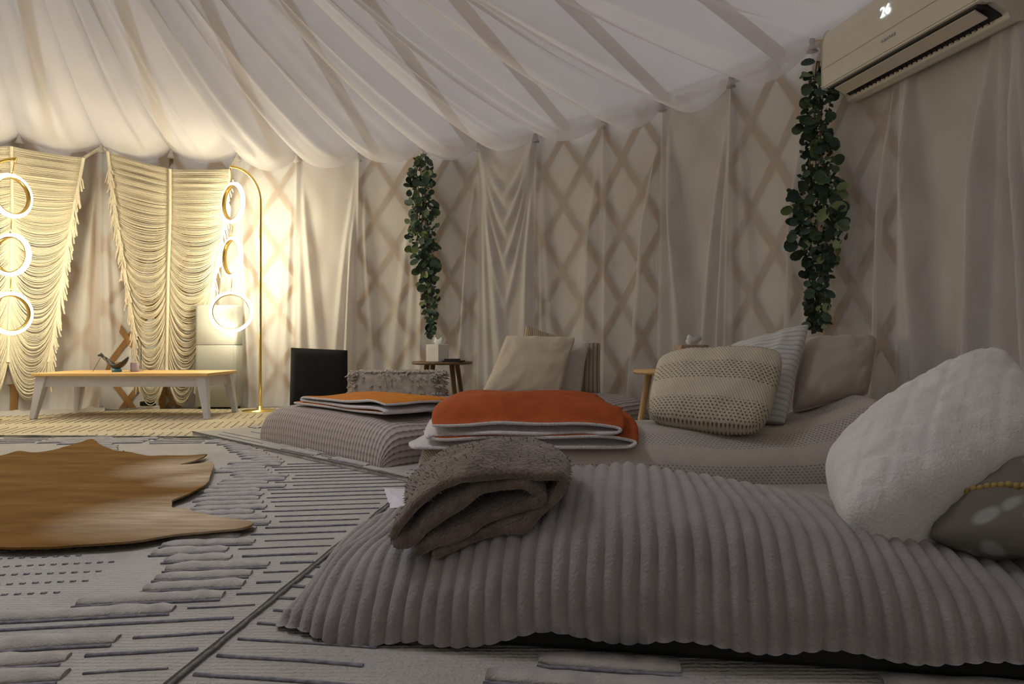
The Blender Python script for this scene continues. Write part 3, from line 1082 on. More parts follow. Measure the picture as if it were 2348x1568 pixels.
dv = (Vector((gb.x, gb.y)) - Vector((ga.x, ga.y))).normalized()
pv = Vector((-dv.y, dv.x)) * -1
if pv.y < 0: pv = -pv
q0, q1 = Vector((ga.x, ga.y)), Vector((gb.x, gb.y)) + dv * 0.05
rug('cream rug set at an angle beneath the far ribbed lounger', [tuple(q0), tuple(q0 + pv * 1.9), tuple(q1 + pv * 1.9), tuple(q1)][::-1], 0.026, math.atan2(-dv.y, -dv.x), 0.06, 0.2, 0.9, M['rug_cream'], 3,
    fringe=[(tuple(q0), tuple(q1))])
rug('warm cream rug with long stripes under the oak bench', [(-4.9, 3.93), (-2.9, 3.89), (-0.95, 3.80), (-0.75, 4.4), (-0.6, 5.2), (-1.6, 5.62), (-2.9, 5.45), (-4.2, 4.8)], 0.013, math.radians(104), 0.05, 0.0, 0.0, M['rug_warm'], 4, lines_only=True,
    fringe=[((-4.9, 3.93), (-2.9, 3.89)), ((-2.9, 3.89), (-0.95, 3.80))])

# folded white paper by the rug corner
pp = G(905, 1140, 0.015)
mb = MB()
c_ = [G(880, 1118, 0.014), G(945, 1122, 0.02), G(935, 1160, 0.05), G(895, 1165, 0.016)]
mb.add(c_ + [p - Vector((0, 0, 0.0015)) for p in c_], [(0, 1, 2, 3), (7, 6, 5, 4), (0, 4, 5, 1), (1, 5, 6, 2), (2, 6, 7, 3), (3, 7, 4, 0)])
M['paper'] = cloth('pale_lilac_cloth_label', (0.66, 0.64, 0.72))
tag(mb.build('folded_label', M['paper'], smooth=False, loc=(pp.x, pp.y, 0.012)), 'pale lilac folded cloth label at the rug seam by the middle lounger', 'label')

# cowhide
hide_px = [(0, 1046), (40, 1038), (75, 1040), (120, 1035), (165, 1022), (195, 1012), (215, 1010), (238, 1026), (290, 1038), (340, 1046), (385, 1046), (430, 1047), (474, 1043),
           (448, 1058), (412, 1067), (452, 1066), (487, 1062), (484, 1092), (465, 1118), (430, 1138), (397, 1152), (398, 1168), (432, 1172), (500, 1188), (555, 1195), (582, 1202),
           (558, 1213), (480, 1222), (400, 1230), (300, 1246), (200, 1254), (100, 1259), (0, 1259), (-120, 1250), (-210, 1225), (-330, 1215), (-280, 1170), (-300, 1110), (-330, 1060), (-200, 1068), (-100, 1052)]
def hide_mat():
    m, nt, b = new_mat('cowhide_brown')
    v = coords(nt, (1.2, 5, 1))
    base = ramp(nt, noise_tex(nt, v, 2.2, 6, 0.6), [(0.25, (0.12, 0.058, 0.014)), (0.5, (0.19, 0.098, 0.026)), (0.8, (0.26, 0.145, 0.045))])
    vv = coords(nt)
    mixn = nt.nodes.new('ShaderNodeMix'); mixn.data_type = 'RGBA'
    lk(nt, base, mixn.inputs[6])
    mixn.inputs[7].default_value = (0.66, 0.55, 0.40, 1)
    acc = None
    for (q, rad) in HIDE_PALE:
        d = nt.nodes.new('ShaderNodeVectorMath'); d.operation = 'DISTANCE'
        lk(nt, vv, d.inputs[0]); d.inputs[1].default_value = q
        s = math_node(nt, 'SUBTRACT', 1.0, math_node(nt, 'DIVIDE', d.outputs['Value'], rad))
        s = math_node(nt, 'MAXIMUM', s, 0.0)
        acc = s if acc is None else math_node(nt, 'MAXIMUM', acc, s)
    st = noise_tex(nt, coords(nt, (3, 22, 1)), 2.0, 4)
    lk(nt, math_node(nt, 'MINIMUM', math_node(nt, 'MULTIPLY', acc, math_node(nt, 'MULTIPLY', st, 1.5)), 0.8), mixn.inputs[0])
    lk(nt, mixn.outputs[2], b.inputs['Base Color'])
    bump(nt, noise_tex(nt, coords(nt, (12, 120, 12)), 3.0, 3), 0.5, 0.003, b)
    b.inputs['Roughness'].default_value = 0.95
    b.inputs['Specular IOR Level'].default_value = 0.05
    return m
hb = G(200, 1130); hb.z = 0.03
HIDE_PALE = [(tuple(G(x, y, 0.03) - hb), rd) for x, y, rd in ((430, 1072, 0.30), (370, 1185, 0.32), (470, 1192, 0.32), (460, 1100, 0.2))]
hp = catmull([tuple(G(x, y, 0.03)) for x, y in hide_px], 4, closed=True)
hp = [(x + 0.008 * nz(x * 14, y * 14), y + 0.008 * nz(x * 14, y * 14, 4), 0.036 + 0.006 * nz(x * 5, y * 5)) for x, y, z in hp]
n = len(hp)
mb = MB()
mb.add(hp + [(x, y, z - 0.006) for x, y, z in hp], [tuple(range(n))[::-1], tuple(range(n, 2 * n))] + [(k, (k + 1) % n, n + (k + 1) % n, n + k) for k in range(n)])
tag(mb.build('cowhide', hide_mat(), smooth=False, loc=hb), 'brown cowhide with pale leg ends spread on the cream rug', 'cowhide')

# ------------------------------------------------------------------ loungers
class Lounger:
    def __init__(self, foot, head, width, hs, hz_, nexp=3.2, endr=0.16, lump=0.012, rib=0.0, ribsp=0.037, hem=None, seed=0, tk=(0.42, 0.78), em=2.0):
        self.tk = tk; self.em = em
        self.f = Vector((*foot, 0)); self.h = Vector((*head, 0))
        self.L = (self.h - self.f).length
        self.a = (self.h - self.f).normalized()
        self.n = Vector((-self.a.y, self.a.x, 0))
        self.W, self.hs, self.hz, self.ne, self.endr, self.lump = width, hs, hz_, nexp, endr, lump
        self.rib, self.ribsp, self.hem, self.seed = rib, ribsp, hem, seed
    def taper(self, d):
        k = 1.0
        for e in (d, self.L - d):
            if e < self.endr:
                k = min(k, max(0, 1 - ((self.endr - e) / self.endr) ** self.em) ** (1 / self.em))
        return k
    def dims(self, d):
        k = self.taper(d)
        H = interp(d / self.L, self.hs, self.hz) * (self.tk[0] + (1 - self.tk[0]) * k)
        Wd = self.W / 2 * (self.tk[1] + (1 - self.tk[1]) * k)
        return Wd, H
    def top(self, x, y):
        p = Vector((x, y, 0)) - self.f
        d = max(0.02, min(self.L - 0.02, p.dot(self.a))); w = p.dot(self.n)
        Wd, H = self.dims(d)
        q = min(1.0, abs(w) / Wd)
        return H * (1 - q ** self.ne) ** (1 / self.ne)
    def mesh(self):
        nv = 46
        ns = int(self.L / self.ribsp * 9) if self.rib else 130
        rows, uvs = [], []
        ds = [self.L * i / ns for i in range(ns + 1)]
        if not self.rib:
            e = self.endr
            ee = [e * (1 - math.cos(math.pi / 2 * k / 16)) for k in range(16)]
            ds = ee + list(np.linspace(e, self.L - e, ns)) + [self.L - x for x in ee[::-1]]
        along = None; lastc = None; arcs = None
        for d in ds:
            Wd, H = self.dims(d)
            rb = 0.0
            if self.rib:
                ph = d / self.ribsp
                rb = self.rib * (abs(math.sin(math.pi * ph)) ** 0.7 - 0.5)
            row, uvr = [], []
            arc = 0; last = None
            for j in range(nv + 1):
                a = math.pi * j / nv
                ca, sa = math.cos(a), math.sin(a)
                w = -(Wd + rb) * math.copysign(abs(ca) ** (2 / self.ne), ca)
                z = (H + rb) * (max(0, sa) ** (2 / self.ne))
                lmp = self.lump * (1 + (2.3 * smooth((0.5 - d) / 0.4) if self.rib else 0))
                lm = lmp * nz(d * 3.1 + self.seed, w * 3.5, z * 4) + lmp * 0.5 * nz(d * 9 + self.seed, w * 9, z * 9)
                shift = 0.0
                if self.rib: shift = 0.012 * nz(w * 5, d * 4, z * 6 + self.seed)
                out = lm
                hm = self.hem(d / self.L, w) if self.hem else 0.004
                z = max(z + out * (0.8 if sa > 0.5 else 0.2), hm)
                w2 = w + math.copysign(out * 0.8, w) * abs(ca)
                p = self.f + self.a * (d + shift) + self.n * w2 + Vector((0, 0, z))
                if last is not None: arc += (p - last).length
                last = p
                row.append(p); uvr.append(arc)
            c_ = row[nv // 2]
            along = 0.0 if lastc is None else along + (c_ - lastc).length
            lastc = c_
            rows.append(row); uvs.append((along, uvr))
        ref = uvs[len(uvs) // 2][1]
        uvs = [[(al, ref[j]) for j in range(nv + 1)] for al, _ in uvs]
        mb = MB().grid(rows, uvs=uvs)
        n0 = nv + 1
        mb.f.append(tuple(range(n0))[::-1]); mb.m.append(0)
        mb.f.append(tuple(range(len(mb.v) - n0, len(mb.v)))); mb.m.append(0)
        return mb

def cord_mat():
    m, nt, b = new_mat('corduroy_plush')
    v = coords(nt)
    lk(nt, ramp(nt, noise_tex(nt, v, 18), [(0.3, (0.27, 0.252, 0.245)), (0.7, (0.335, 0.315, 0.306))]), b.inputs['Base Color'])
    bump(nt, noise_tex(nt, v, 170, 4), 0.6, 0.006, b)
    b.inputs['Roughness'].default_value = 0.95
    b.inputs['Sheen Weight'].default_value = 0.35
    b.inputs['Specular IOR Level'].default_value = 0.1
    return m
near = Lounger((-0.41, 1.55), (1.80, 1.20), 0.62, [0, .06, .14, .245, .29, .376, .487, .56, .66, .78, .9, 1], [.11, .135, .185, .262, .274, .252, .212, .178, .165, .2, .33, .42], nexp=2.9, endr=0.22, lump=0.014, rib=0.0105, ribsp=0.0295,
               hem=lambda s, w: 0.018 + (0.034 * smooth((s - 0.14) / 0.1) if w < 0 else 0) + 0.006 * math.sin(s * 60), seed=2)
root = empty('floor_lounger', (0.6, 1.38, 0), 'nearest low lounger under a pale grey corduroy plush cover', 'lounger', 'low wave loungers')
near.mesh().build('corduroy_cover', cord_mat(), root)
mb = MB()
mb.box(((near.f + near.h) / 2 + Vector((0.08, 0, 0.043))), (near.L - 0.44, near.W - 0.035, 0.060), math.atan2(near.a.y, near.a.x))
mb.build('black_base', M['black'], root, smooth=False, bevel=0.01)

mid = Lounger((-0.37, 2.87), (1.58, 2.90), 0.62, [0, .1, .3, .5, .62, .75, .85, .93, 1], [.215, .23, .225, .215, .195, .20, .26, .33, .36], nexp=2.7, endr=0.16, seed=8)
root = empty('floor_lounger', (0.6, 2.89, 0), 'middle low lounger under a cream knitted eyelet throw', 'lounger', 'low wave loungers')
M['knit_grey'] = knit('knit_throw', (0.53, 0.49, 0.43), (0.40, 0.37, 0.33), hole=0.0085, band=0.17, dark=0.8)
mid.mesh().build('knitted_throw', M['knit_grey'], root)

far = Lounger((-0.96, 3.28), (0.43, 4.60), 1.24, [0, .1, .3, .6, .8, 1], [.215, .22, .21, .2, .215, .24], nexp=6.0, endr=0.11, seed=14, tk=(0.02, 0.95), em=2.6)
root = empty('floor_lounger', (-0.25, 3.93, 0), 'far wide low lounger under a ribbed taupe throw', 'lounger', 'low wave loungers')
M['taupe_rib'] = ribbed('taupe_waffle_throw', (0.47, 0.41, 0.38), (0.20, 0.17, 0.165), 0.026, 'Y', 0.007, cross=0.034)
far.mesh().build('ribbed_throw', M['taupe_rib'], root)

# ------------------------------------------------------------------ folded blankets
def blanket(name, label, org, adir, prof, width, base, mats, thick, seed, n=7, nb=22, wob=0.02, shear=0.0, rimmat=1, fur=0.0, lift=0.004):
    adir = Vector((*adir, 0)).normalized()
    bdir = Vector((-adir.y, adir.x, 0))
    pr = catmull([(p[0], p[1]) for p in prof], n)
    rows = []
    for i, q in enumerate(pr):
        row = []
        for j in range(nb + 1):
            bb = width * j / nb
            wv = wob * nz(i * 0.09 + seed, bb * 5)
            aa = q[0] + shear * bb + wv
            b2 = bb + 0.6 * wob * nz(i * 0.12, seed + bb * 2, 7)
            p = Vector((org[0], org[1], 0)) + adir * aa + bdir * b2
            z = max(base(p.x, p.y), 0.03) + lift + q[1] * (1 + 0.25 * nz(bb * 4 + seed, q[0] * 4)) 
            if fur: z += fur * nz(p.x * 28, p.y * 28, i * 0.3)
            row.append(Vector((p.x, p.y, z)))
        rows.append(row)
    c = rows[len(rows) // 2][nb // 2]
    mb = MB().grid(rows)
    o = mb.build(name, mats, loc=(c.x, c.y, c.z - 0.05))
    s = o.modifiers.new('thickness', 'SOLIDIFY'); s.thickness = thick; s.offset = 0.0
    s.material_offset = 1 if len(mats) > 1 else 0
    s.material_offset_rim = rimmat if len(mats) > 1 else 0
    ss = o.modifiers.new('subsurf', 'SUBSURF'); ss.levels = 1; ss.render_levels = 1
    tag(o, label, 'blanket')
    return o

M['rust'] = cloth('rust_plush', (0.43, 0.098, 0.028), (0.33, 0.072, 0.021), scale=20, sheen=0.0)
M['orange'] = cloth('orange_plush', (0.62, 0.22, 0.025), (0.50, 0.165, 0.02), scale=20, sheen=0.0)
M['sherpa'] = cloth('white_sherpa', (0.78, 0.74, 0.74), (0.62, 0.59, 0.59), scale=120, bscale=220, bstr=0.9, bdist=0.006)
def furm():
    m, nt, b = new_mat('brown_faux_fur')
    v = coords(nt)
    lk(nt, ramp(nt, noise_tex(nt, v, 26, 5, 0.65), [(0.3, (0.10, 0.073, 0.052)), (0.55, (0.175, 0.133, 0.098)), (0.8, (0.29, 0.23, 0.17))]), b.inputs['Base Color'])
    bump(nt, noise_tex(nt, coords(nt, (1, 1, 0.5)), 140, 5), 1.0, 0.008, b)
    b.inputs['Roughness'].default_value = 0.9; b.inputs['Sheen Weight'].default_value = 0.5
    b.inputs['Specular IOR Level'].default_value = 0.1
    return m
M['fur'] = furm()
# rust blanket folded in four on the middle lounger
prof = [(0.02, 0.088), (0.2, 0.098), (0.4, 0.095), (0.60, 0.082), (0.655, 0.072), (0.65, 0.058), (0.58, 0.054), (0.4, 0.058), (0.2, 0.062), (0.05, 0.052), (0.01, 0.046), (0.05, 0.04), (0.2, 0.046),
        (0.4, 0.046), (0.62, 0.044), (0.70, 0.036), (0.715, 0.022), (0.68, 0.008), (0.5, 0.008), (0.3, 0.008), (0.1, 0.008), (-0.05, 0.008)]
blanket('throw_blanket', 'rust red plush blanket with white sherpa lining folded on the middle lounger', (-0.325, 2.555), (1, 0.01), [(p[0] * 1.10, p[1] * 1.06) for p in prof], 0.52, lambda x, y: max(mid.top(x, y), 0.14), [M['sherpa'], M['rust']], 0.016, 3, shear=0.0, rimmat=0, wob=0.045)
# orange blanket on the far lounger
ax = far.a; nn_ = far.n
o0 = far.f + ax * 0.03 + nn_ * -0.40
prof = [(0.02, 0.055), (0.2, 0.06), (0.45, 0.05), (0.68, 0.045), (0.72, 0.034), (0.68, 0.026), (0.4, 0.028), (0.1, 0.03), (0.03, 0.022), (0.08, 0.014), (0.4, 0.012), (0.8, 0.01)]
o0 = far.f + ax * 0.07 + nn_ * -0.55
blanket('throw_blanket', 'bright orange plush blanket with white lining spread on the far lounger', (o0.x, o0.y), (nn_.x, nn_.y), [(p[0] * 1.12, p[1]) for p in prof], -0.40, lambda x, y: 0.218, [M['orange'], M['sherpa']], 0.015, 6, rimmat=1, wob=0.04)
# fur blanket on the near lounger
prof = [(-0.14, 0.010), (-0.05, 0.012), (0.03, 0.014), (0.075, 0.026), (0.09, 0.055), (0.065, 0.088), (0.0, 0.108), (-0.08, 0.115), (-0.15, 0.105), (-0.205, 0.078), (-0.215, 0.052), (-0.18, 0.044), (-0.12, 0.062),
        (-0.05, 0.086), (0.01, 0.084), (0.05, 0.066), (0.06, 0.05), (0.03, 0.036), (-0.05, 0.032), (-0.12, 0.028), (-0.17, 0.024)]
fur_o = blanket('fur_throw', 'dark brown faux fur throw folded on the foot of the nearest lounger', (-0.005, 1.25), (0.985, 0.0), prof, 0.47, near.top, [M['fur'], M['fur']], 0.019, 9, shear=0.02, rimmat=0, wob=0.035, fur=0.006, n=6, nb=28)
dg = bpy.context.evaluated_depsgraph_get()
fev = fur_o.evaluated_get(dg); fme = fev.to_mesh()
rf6 = random.Random(77)
strands = MB()
polys = list(fme.polygons)
areas = np.array([p.area for p in polys]); cum = np.cumsum(areas / areas.sum())
vco = [v.co.copy() for v in fme.vertices]
for q in range(16000):
    p = polys[int(np.searchsorted(cum, rf6.random()))]
    w_ = [rf6.random() for _ in p.vertices]; sw = sum(w_)
    c = Vector((0, 0, 0))
    for wi, vi in zip(w_, p.vertices): c += vco[vi] * (wi / sw)
    n_ = p.normal
    tdir = (n_ * 0.6 + Vector((rf6.uniform(-1, 1), rf6.uniform(-0.4, 0.4) - 0.3, rf6.uniform(-0.9, 0.2)))).normalized()
    sd = tdir.cross(n_); sd = sd.normalized() * 0.0011 if sd.length > 1e-4 else Vector((0.001, 0, 0))
    L = rf6.uniform(0.004, 0.009)
    c = c + fur_o.location
    strands.add([c - sd, c + sd, c + tdir * L], [(0, 1, 2)])
fev.to_mesh_clear()
tag(strands.build('fur_pile', M['fur'], fur_o), kind='stuff')

# ------------------------------------------------------------------ pillows
def pillow(name, label, bl, br, tr, tl, t, mat, piping=None, p=0.40, bow=0.06, wr=0.010, seed=0, wfreq=6.0, nu=34, nv=34, group='scatter pillows on the loungers', quilt=0.0, rnd_=0.05):
    ctr = (bl + br + tr + tl) / 4
    base = (bl + br) / 2
    nrm = (br - bl).cross(tl - bl).normalized()
    lu, lv = (br - bl).length, (tl - bl).length
    def pt(u, v, sgn):
        U, V = 2 * u - 1, 2 * v - 1
        rc = 1 - rnd_ * (U * V) ** 4
        u2 = 0.5 + 0.5 * U * (1 - bow * (1 - V * V)) * rc
        v2 = 0.5 + 0.5 * V * (1 - bow * (1 - U * U)) * rc
        q = (bl * (1 - u2) + br * u2) * (1 - v2) + (tl * (1 - u2) + tr * u2) * v2
        e = max(0.0, (1 - U * U) * (1 - V * V)) ** p
        h = t / 2 * e
        w = wr * (nz(u * wfreq + seed, v * wfreq * 0.7, sgn) + 0.5 * nz(u * wfreq * 2.3, v * wfreq * 2.3 + seed, sgn)) * min(1, e * 2)
        if quilt:
            a, c = (u * lu + v * lv * 0.6) / 0.085, (u * lu * 0.6 - v * lv) / 0.085
            w += quilt * (min(1, abs(math.sin(math.pi * a)) * 2) * min(1, abs(math.sin(math.pi * c)) * 2) - 0.6) * min(1, e * 1.5)
        return q + nrm * (sgn * h + sgn * w)
    root = empty(name, (base.x, base.y, min(bl.z, br.z)), label, 'pillow', group)
    mb = MB()
    for sgn in (1, -1):
        rows, uvs = [], []
        for j in range(nv + 1):
            vv = 0.5 - 0.5 * math.cos(math.pi * j / nv)
            r_ = [pt(0.5 - 0.5 * math.cos(math.pi * i / nu), vv, sgn) for i in range(nu + 1)]
            u_ = [((0.5 - 0.5 * math.cos(math.pi * i / nu)) * lu, vv * lv) for i in range(nu + 1)]
            rows.append(r_ if sgn > 0 else r_[::-1]); uvs.append(u_ if sgn > 0 else u_[::-1])
        mb.grid(rows, uvs=uvs)
    mb.build('cover', mat, root)
    if piping:
        bd = [pt(k / 24, 0, 1) for k in range(24)] + [pt(1, k / 24, 1) for k in range(24)] + [pt(1 - k / 24, 1, 1) for k in range(24)] + [pt(0, 1 - k / 24, 1) for k in range(24)]
        MB().tube(bd, 0.0045, 6, closed=True).build('piping', piping, root)
    return root, pt, nrm

M['cream'] = cloth('cream_linen', (0.66, 0.58, 0.44), (0.60, 0.52, 0.40), scale=8, bscale=300)
M['offwhite'] = cloth('offwhite_cotton', (0.66, 0.63, 0.57), scale=8)
M['tan_stripe'] = ribbed('tan_striped_cover', (0.55, 0.44, 0.30), (0.22, 0.16, 0.10), 0.022, 'X', 0.003)
M['brown_rib'] = ribbed('brown_ribbed_cover', (0.36, 0.29, 0.23), (0.20, 0.155, 0.125), 0.03, 'X', 0.006)
M['knit_beige'] = knit('knit_pillow_cover', (0.61, 0.55, 0.43), (0.30, 0.26, 0.20), hole=0.0082, band=0.17, dark=0.62)
M['blue_stripe'] = ribbed('pale_blue_striped_cover', (0.60, 0.60, 0.58), (0.43, 0.44, 0.45), 0.022, 'Y', 0.002)
M['taupe'] = cloth('taupe_jersey', (0.50, 0.43, 0.37), scale=8)
M['white_plush'] = cloth('white_quilted_plush', (0.70, 0.69, 0.67), (0.62, 0.61, 0.60), scale=14, bscale=160, bstr=0.6, bdist=0.005, sheen=0.3)

pillow('throw_pillow', 'tan striped pillow peeking out above the cream pillow on the far lounger', P(1175, 900, 4.46), P(1300, 900, 4.5), P(1275, 768, 4.62), P(1205, 742, 4.6), 0.10, M['tan_stripe'], seed=1)
pillow('throw_pillow', 'brown ribbed pillow at the right end of the far pillow pile', P(1285, 905, 4.40), P(1378, 908, 4.38), P(1378, 784, 4.52), P(1296, 788, 4.56), 0.12, M['brown_rib'], seed=2)
pillow('throw_pillow', 'off-white wrinkled pillow leaning between the cream and the brown ribbed pillows', P(1180, 905, 4.30), P(1332, 908, 4.32), P(1352, 782, 4.42), P(1200, 785, 4.46), 0.12, M['offwhite'], M['offwhite'], seed=3, wr=0.016)
pillow('throw_pillow', 'plain cream square pillow leaning at the front of the far pillow pile', P(1100, 908, 4.02), P(1282, 910, 4.12), P(1322, 772, 4.30), P(1160, 768, 4.28), 0.15, M['cream'], M['cream'], seed=4, wr=0.014)

pillow('throw_pillow', 'plump taupe pillow lying at the wall end of the middle lounger', P(1815, 948, 2.92), P(1990, 905, 2.92), P(2012, 775, 3.06), P(1835, 778, 3.14), 0.20, M['taupe'], M['taupe'], seed=5, bow=0.03, p=0.33)
mb = MB()
tg = P(1886, 910, 2.80)
pillow('throw_pillow', 'pale blue striped pillow standing behind the knitted beige pillow', P(1600, 965, 3.02), P(1802, 978, 2.80), P(1860, 738, 3.02), P(1672, 790, 3.18), 0.15, M['blue_stripe'], seed=6)
pillow('throw_pillow', 'large knitted beige pillow with eyelet bands on the middle lounger', P(1480, 968, 2.80), P(1752, 996, 2.62), P(1806, 803, 2.84), P(1512, 812, 3.02), 0.20, M['knit_beige'], seed=7, bow=0.0, p=0.30, wr=0.010, rnd_=0.13)

rt, pt, nrm = pillow('throw_pillow', 'big white quilted plush pillow at the right frame edge', P(1945, 1262, 1.20), P(1885, 1085, 1.58), P(2300, 815, 1.66), P(2480, 1065, 1.30), 0.25, M['white_plush'], seed=8, bow=0.0, p=0.27, quilt=0.0042, nu=90, nv=90, wr=0.006, rnd_=0.15)
def leaf_print():
    m, nt, b = new_mat('dark_leaf_print_cloth')
    v = coords(nt, (1, 2.2, 1.6), rot=(0.3, 0.2, 0.5))
    vo = nt.nodes.new('ShaderNodeTexVoronoi'); vo.inputs['Scale'].default_value = 11
    lk(nt, v, vo.inputs['Vector'])
    lk(nt, ramp(nt, vo.outputs['Distance'], [(0.26, (0.27, 0.28, 0.255)), (0.40, (0.14, 0.125, 0.10))]), b.inputs['Base Color'])
    b.inputs['Roughness'].default_value = 0.9
    return m
rt, pt, nrm = pillow('throw_pillow', 'dark leaf printed pillow with yellow bead trim beneath the white plush pillow', P(2120, 1232, 1.22), P(2620, 1300, 1.02), P(2640, 1010, 1.22), P(2190, 1085, 1.46), 0.13, leaf_print(), seed=9)
M['bead'] = plain('yellow_beads', (0.34, 0.24, 0.06), 0.5)
bead_me = None
for k in range(26):
    u = 0.02 + 0.96 * k / 25
    a, b_ = pt(u, 0.30, 1), pt(u, 0.30, -1)
    q = a if (a - cam.location).length < (b_ - cam.location).length else b_
    if bead_me is None:
        mb = MB(); mb.lathe([(0.001, -0.007), (0.005, -0.005), (0.007, 0), (0.005, 0.005), (0.001, 0.007)], q, 8)
        ob = mb.build('bead', M['bead'], rt); bead_me = ob.data; bq = q
    else:
        ob = bpy.data.objects.new('bead', bead_me); col.objects.link(ob); ob.parent = rt; ob.location = q - bq

# ------------------------------------------------------------------ garlands
def leaf_mesh(name, mat, asp=1.0):
    mb = MB()
    n = 10
    vs = [(0, 0, 0)]
    for k in range(n):
        a = 2 * math.pi * k / n
        x = 0.5 * asp * math.sin(a); y = 0.5 - 0.5 * math.cos(a)
        vs.append((x, y, 0.12 * abs(math.sin(a)) ** 1.5 * 1.0))
    vs[0] = (0, 0.5, 0.0)
    mb.add(vs, [(0, 1 + k, 1 + (k + 1) % n) for k in range(n)])
    me = bpy.data.meshes.new(name)
    me.from_pydata(mb.v, [], mb.f)
    me.materials.append(mat)
    me.polygons.foreach_set('use_smooth', [True] * len(me.polygons))
    return me
LEAF = [leaf_mesh('leaf_dark', M['leafA']), leaf_mesh('leaf_mid', M['leafB'], 0.85), leaf_mesh('leaf_light', M['leafC'], 0.8), leaf_mesh('leaf_dark_long', M['leafA'], 0.6)]

def garland(label, env, off, nleaf, size, nsmall, seed):
    """env: [(py, px_left, px_right)]"""
    r6 = random.Random(seed)
    ys = [e[0] for e in env]
    top = W((env[0][1] + env[0][2]) / 2, env[0][0], off)
    root = empty('eucalyptus_garland', top, label, 'garland', 'hanging eucalyptus garlands')
    for q in range(3):
        pts = [W(interp(y, ys, [e[1] + (e[2] - e[1]) * (0.35 + 0.15 * q) for e in env]) + 3 * math.sin(y * 0.03 + q), y, off + 0.008 * math.sin(y * 0.05 + q * 2)) for y in np.linspace(ys[0], ys[-1], 30)]
        MB().tube(pts, 0.004, 5).build('stem', M['stem'], root)
    rloc = root.location
    for k in range(nleaf):
        t = r6.random() ** 0.9
        py = ys[0] + (ys[-1] - ys[0]) * t
        l, r_ = interp(py, ys, [e[1] for e in env]), interp(py, ys, [e[2] for e in env])
        g = r6.random()
        px = l + (r_ - l) * g
        p = W(px, py, off + r6.uniform(-0.02, 0.05))
        ob = bpy.data.objects.new('leaf', r6.choices(LEAF, (4, 4.5, 2.2, 2))[0])
        col.objects.link(ob); ob.parent = root
        ob.location = p - rloc
        s = size * r6.uniform(0.6, 1.2) * (1.0 if t < 0.75 else 0.75)
        ob.scale = (s, s, s)
        out = (g - 0.5) * 2
        ob.rotation_euler = (math.radians(r6.uniform(40, 130)), r6.uniform(-0.7, 0.7) , r6.uniform(-0.9, 0.9))
        ob.rotation_euler.rotate_axis('Z', math.pi + out * 1.1 + r6.uniform(-0.8, 0.8))
    for grp in range(2):
        mb = MB()
        for k in range(nsmall):
            py = ys[0] + (ys[-1] - ys[0]) * (0.02 + 0.98 * r6.random() ** 0.8)
            l, r_ = interp(py, ys, [e[1] for e in env]), interp(py, ys, [e[2] for e in env])
            p = W(l + (r_ - l) * (0.1 + 0.85 * r6.random()), py, off + r6.uniform(-0.03, 0.03))
            d = Vector((r6.uniform(-1, 1), r6.uniform(-0.6, 0.6), r6.uniform(-1.2, 0.4))).normalized()
            sd = d.cross(Vector((r6.uniform(-.3, .3), 1, r6.uniform(-.3, .3)))).normalized()
            L = size * r6.uniform(0.35, 0.6); w = L * 0.32
            mb.add([p, p + d * L * 0.5 + sd * w, p + d * L, p + d * L * 0.5 - sd * w], [(0, 1, 2, 3)])
        tag(mb.build('small_leaves', M['leafA' if grp == 0 else 'leafB'], root), kind='stuff')
    return root
garland('large eucalyptus garland hanging beside the air conditioner', [(140, 1868, 1892), (200, 1848, 1905), (300, 1838, 1908), (400, 1828, 1915), (480, 1815, 1930), (540, 1815, 1940), (585, 1840, 1915), (640, 1850, 1900), (700, 1852, 1898), (752, 1858, 1882)], 0.15, 250, 0.062, 420, 11)
garland('small eucalyptus garland hanging on the far curtain above the stool', [(352, 960, 985), (400, 938, 988), (450, 943, 990), (500, 940, 998), (540, 934, 1003), (575, 940, 998), (610, 962, 996), (660, 968, 1000), (710, 972, 1000), (765, 982, 990)], 0.15, 210, 0.068, 380, 12)

# ------------------------------------------------------------------ air conditioner
e1 = Vector((0.192, -0.981, 0)).normalized()      # along the unit, towards the camera
e2 = Vector((0.981, 0.192, 0)).normalized()       # into the wall
ao = P(1886, 203, 3.30)
root = empty('air_conditioner', ao + e1 * 0.42 + e2 * 0.1, 'white wall mounted split air conditioner at the top right', 'air conditioner')
AL = 0.88
def acp(l, q, z): return ao + e1 * l + e2 * q + Vector((0, 0, z))
def extrude(prof, l0, l1, capped=True):
    mb = MB()
    rows = [[acp(l, q, z) for q, z in prof] for l in (l0, l1)]
    n = len(prof)
    mb.grid(rows, wrap=True)
    if capped:
        mb.f += [tuple(range(n)), tuple(reversed(range(n, 2 * n)))]; mb.m += [0, 0]
    return mb
M['ac'] = plain('ac_white_plastic', (0.66, 0.61, 0.52), 0.35, var=0.02, bstr=0)
M['acdark'] = plain('ac_dark_slot', (0.02, 0.02, 0.022), 0.6)
front = [(0.0, 0.0), (-0.002, 0.10), (0.0, 0.2), (0.012, 0.262), (0.03, 0.278), (0.06, 0.28), (0.06, 0.0), (0.02, -0.004)]
extrude(front, 0.0, AL).build('front_panel', M['ac'], root, smooth=False, bevel=0.006)
body = [(0.062, 0.28), (0.19, 0.28), (0.19, -0.055), (0.165, -0.06), (0.135, -0.052), (0.125, -0.03), (0.062, 0.0)]
extrude(body, 0.004, AL - 0.004).build('housing', M['ac'], root, smooth=False, bevel=0.003)
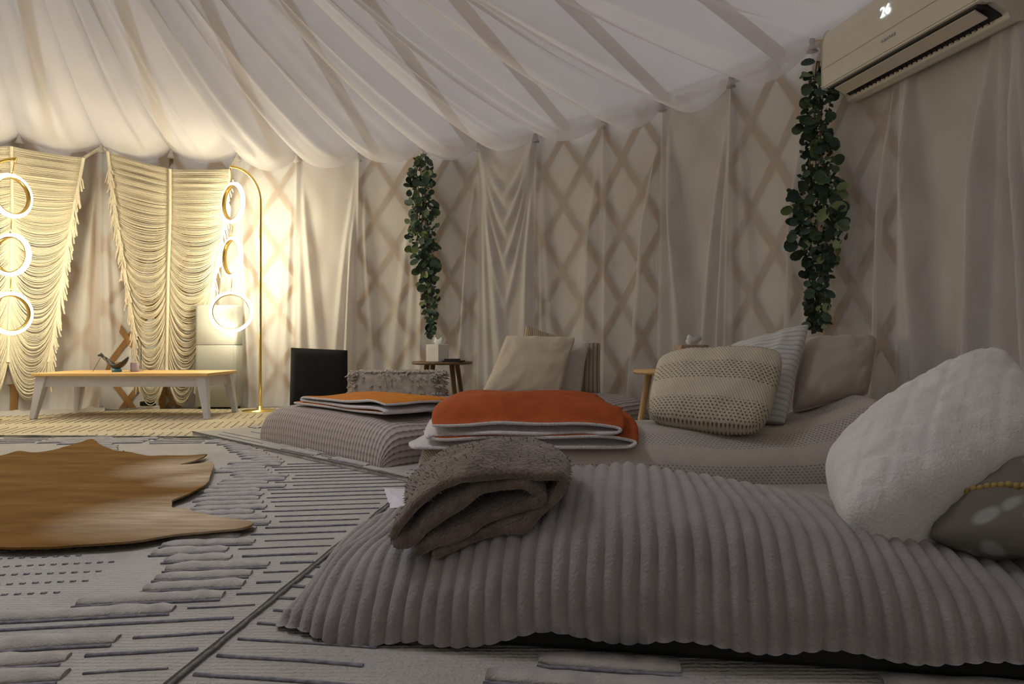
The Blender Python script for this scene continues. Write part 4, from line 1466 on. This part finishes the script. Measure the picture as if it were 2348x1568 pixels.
extrude([(0.016, -0.003), (0.062, 0.0), (0.13, -0.03), (0.128, -0.036), (0.06, -0.010), (0.02, -0.010)], 0.03, AL - 0.03).build('air_slot', M['acdark'], root, smooth=False)
extrude([(0.030, -0.012), (0.085, -0.036), (0.083, -0.041), (0.028, -0.018)], 0.05, AL - 0.05).build('louvre_flap', M['ac'], root, smooth=False)
extrude([(-0.0035, 0.088), (-0.003, 0.088), (-0.003, 0.0895), (-0.0035, 0.0895)], 0.01, AL - 0.01).build('panel_seam', plain('ac_seam', (0.30, 0.29, 0.26), 0.5), root, smooth=False)
for l in np.linspace(0.08, AL - 0.08, 28):
    MB().hexa([acp(l, 0.092, -0.034), acp(l + 0.003, 0.092, -0.034), acp(l + 0.003, 0.122, -0.046), acp(l, 0.122, -0.046)],
              [acp(l, 0.092, -0.028), acp(l + 0.003, 0.092, -0.028), acp(l + 0.003, 0.122, -0.038), acp(l, 0.122, -0.038)]).build('grille_fin', plain('ac_fin', (0.05, 0.05, 0.05), 0.5) if 'fin' not in M else M['fin'], root, smooth=False)
# lit temperature display: 26
cu = bpy.data.curves.new('display_digits', 'FONT')
cu.body = '26'; cu.size = 0.06; cu.extrude = 0.0006; cu.align_x = 'CENTER'; cu.align_y = 'CENTER'
to = bpy.data.objects.new('tmp_text', cu); col.objects.link(to)
dg = bpy.context.evaluated_depsgraph_get()
me = bpy.data.meshes.new_from_object(to.evaluated_get(dg))
bpy.data.objects.remove(to)
me.name = 'display_digits'
me.materials.clear(); me.materials.append(emitter('ac_display_light', (0.75, 0.95, 1.0, 1), 2.2))
do = bpy.data.objects.new('display_digits', me); col.objects.link(do); do.parent = root
mt = Matrix((e1, Vector((0, 0, 1)), -e2)).transposed().to_4x4()
mt.translation = acp(0.42, -0.0045, 0.175) - root.location
do.matrix_local = mt
tag(do, 'lit digits on the front panel')
# faint small maker mark below the seam
mb = MB()
for k in range(6):
    mb.box(acp(0.40 + 0.014 * k, -0.0035, 0.055), (0.001, 0.009, 0.010 + 0.003 * (k % 2)), math.atan2(e2.y, e2.x))
mb.build('faint_mark', plain('ac_grey_print', (0.42, 0.41, 0.42), 0.5), root, smooth=False)
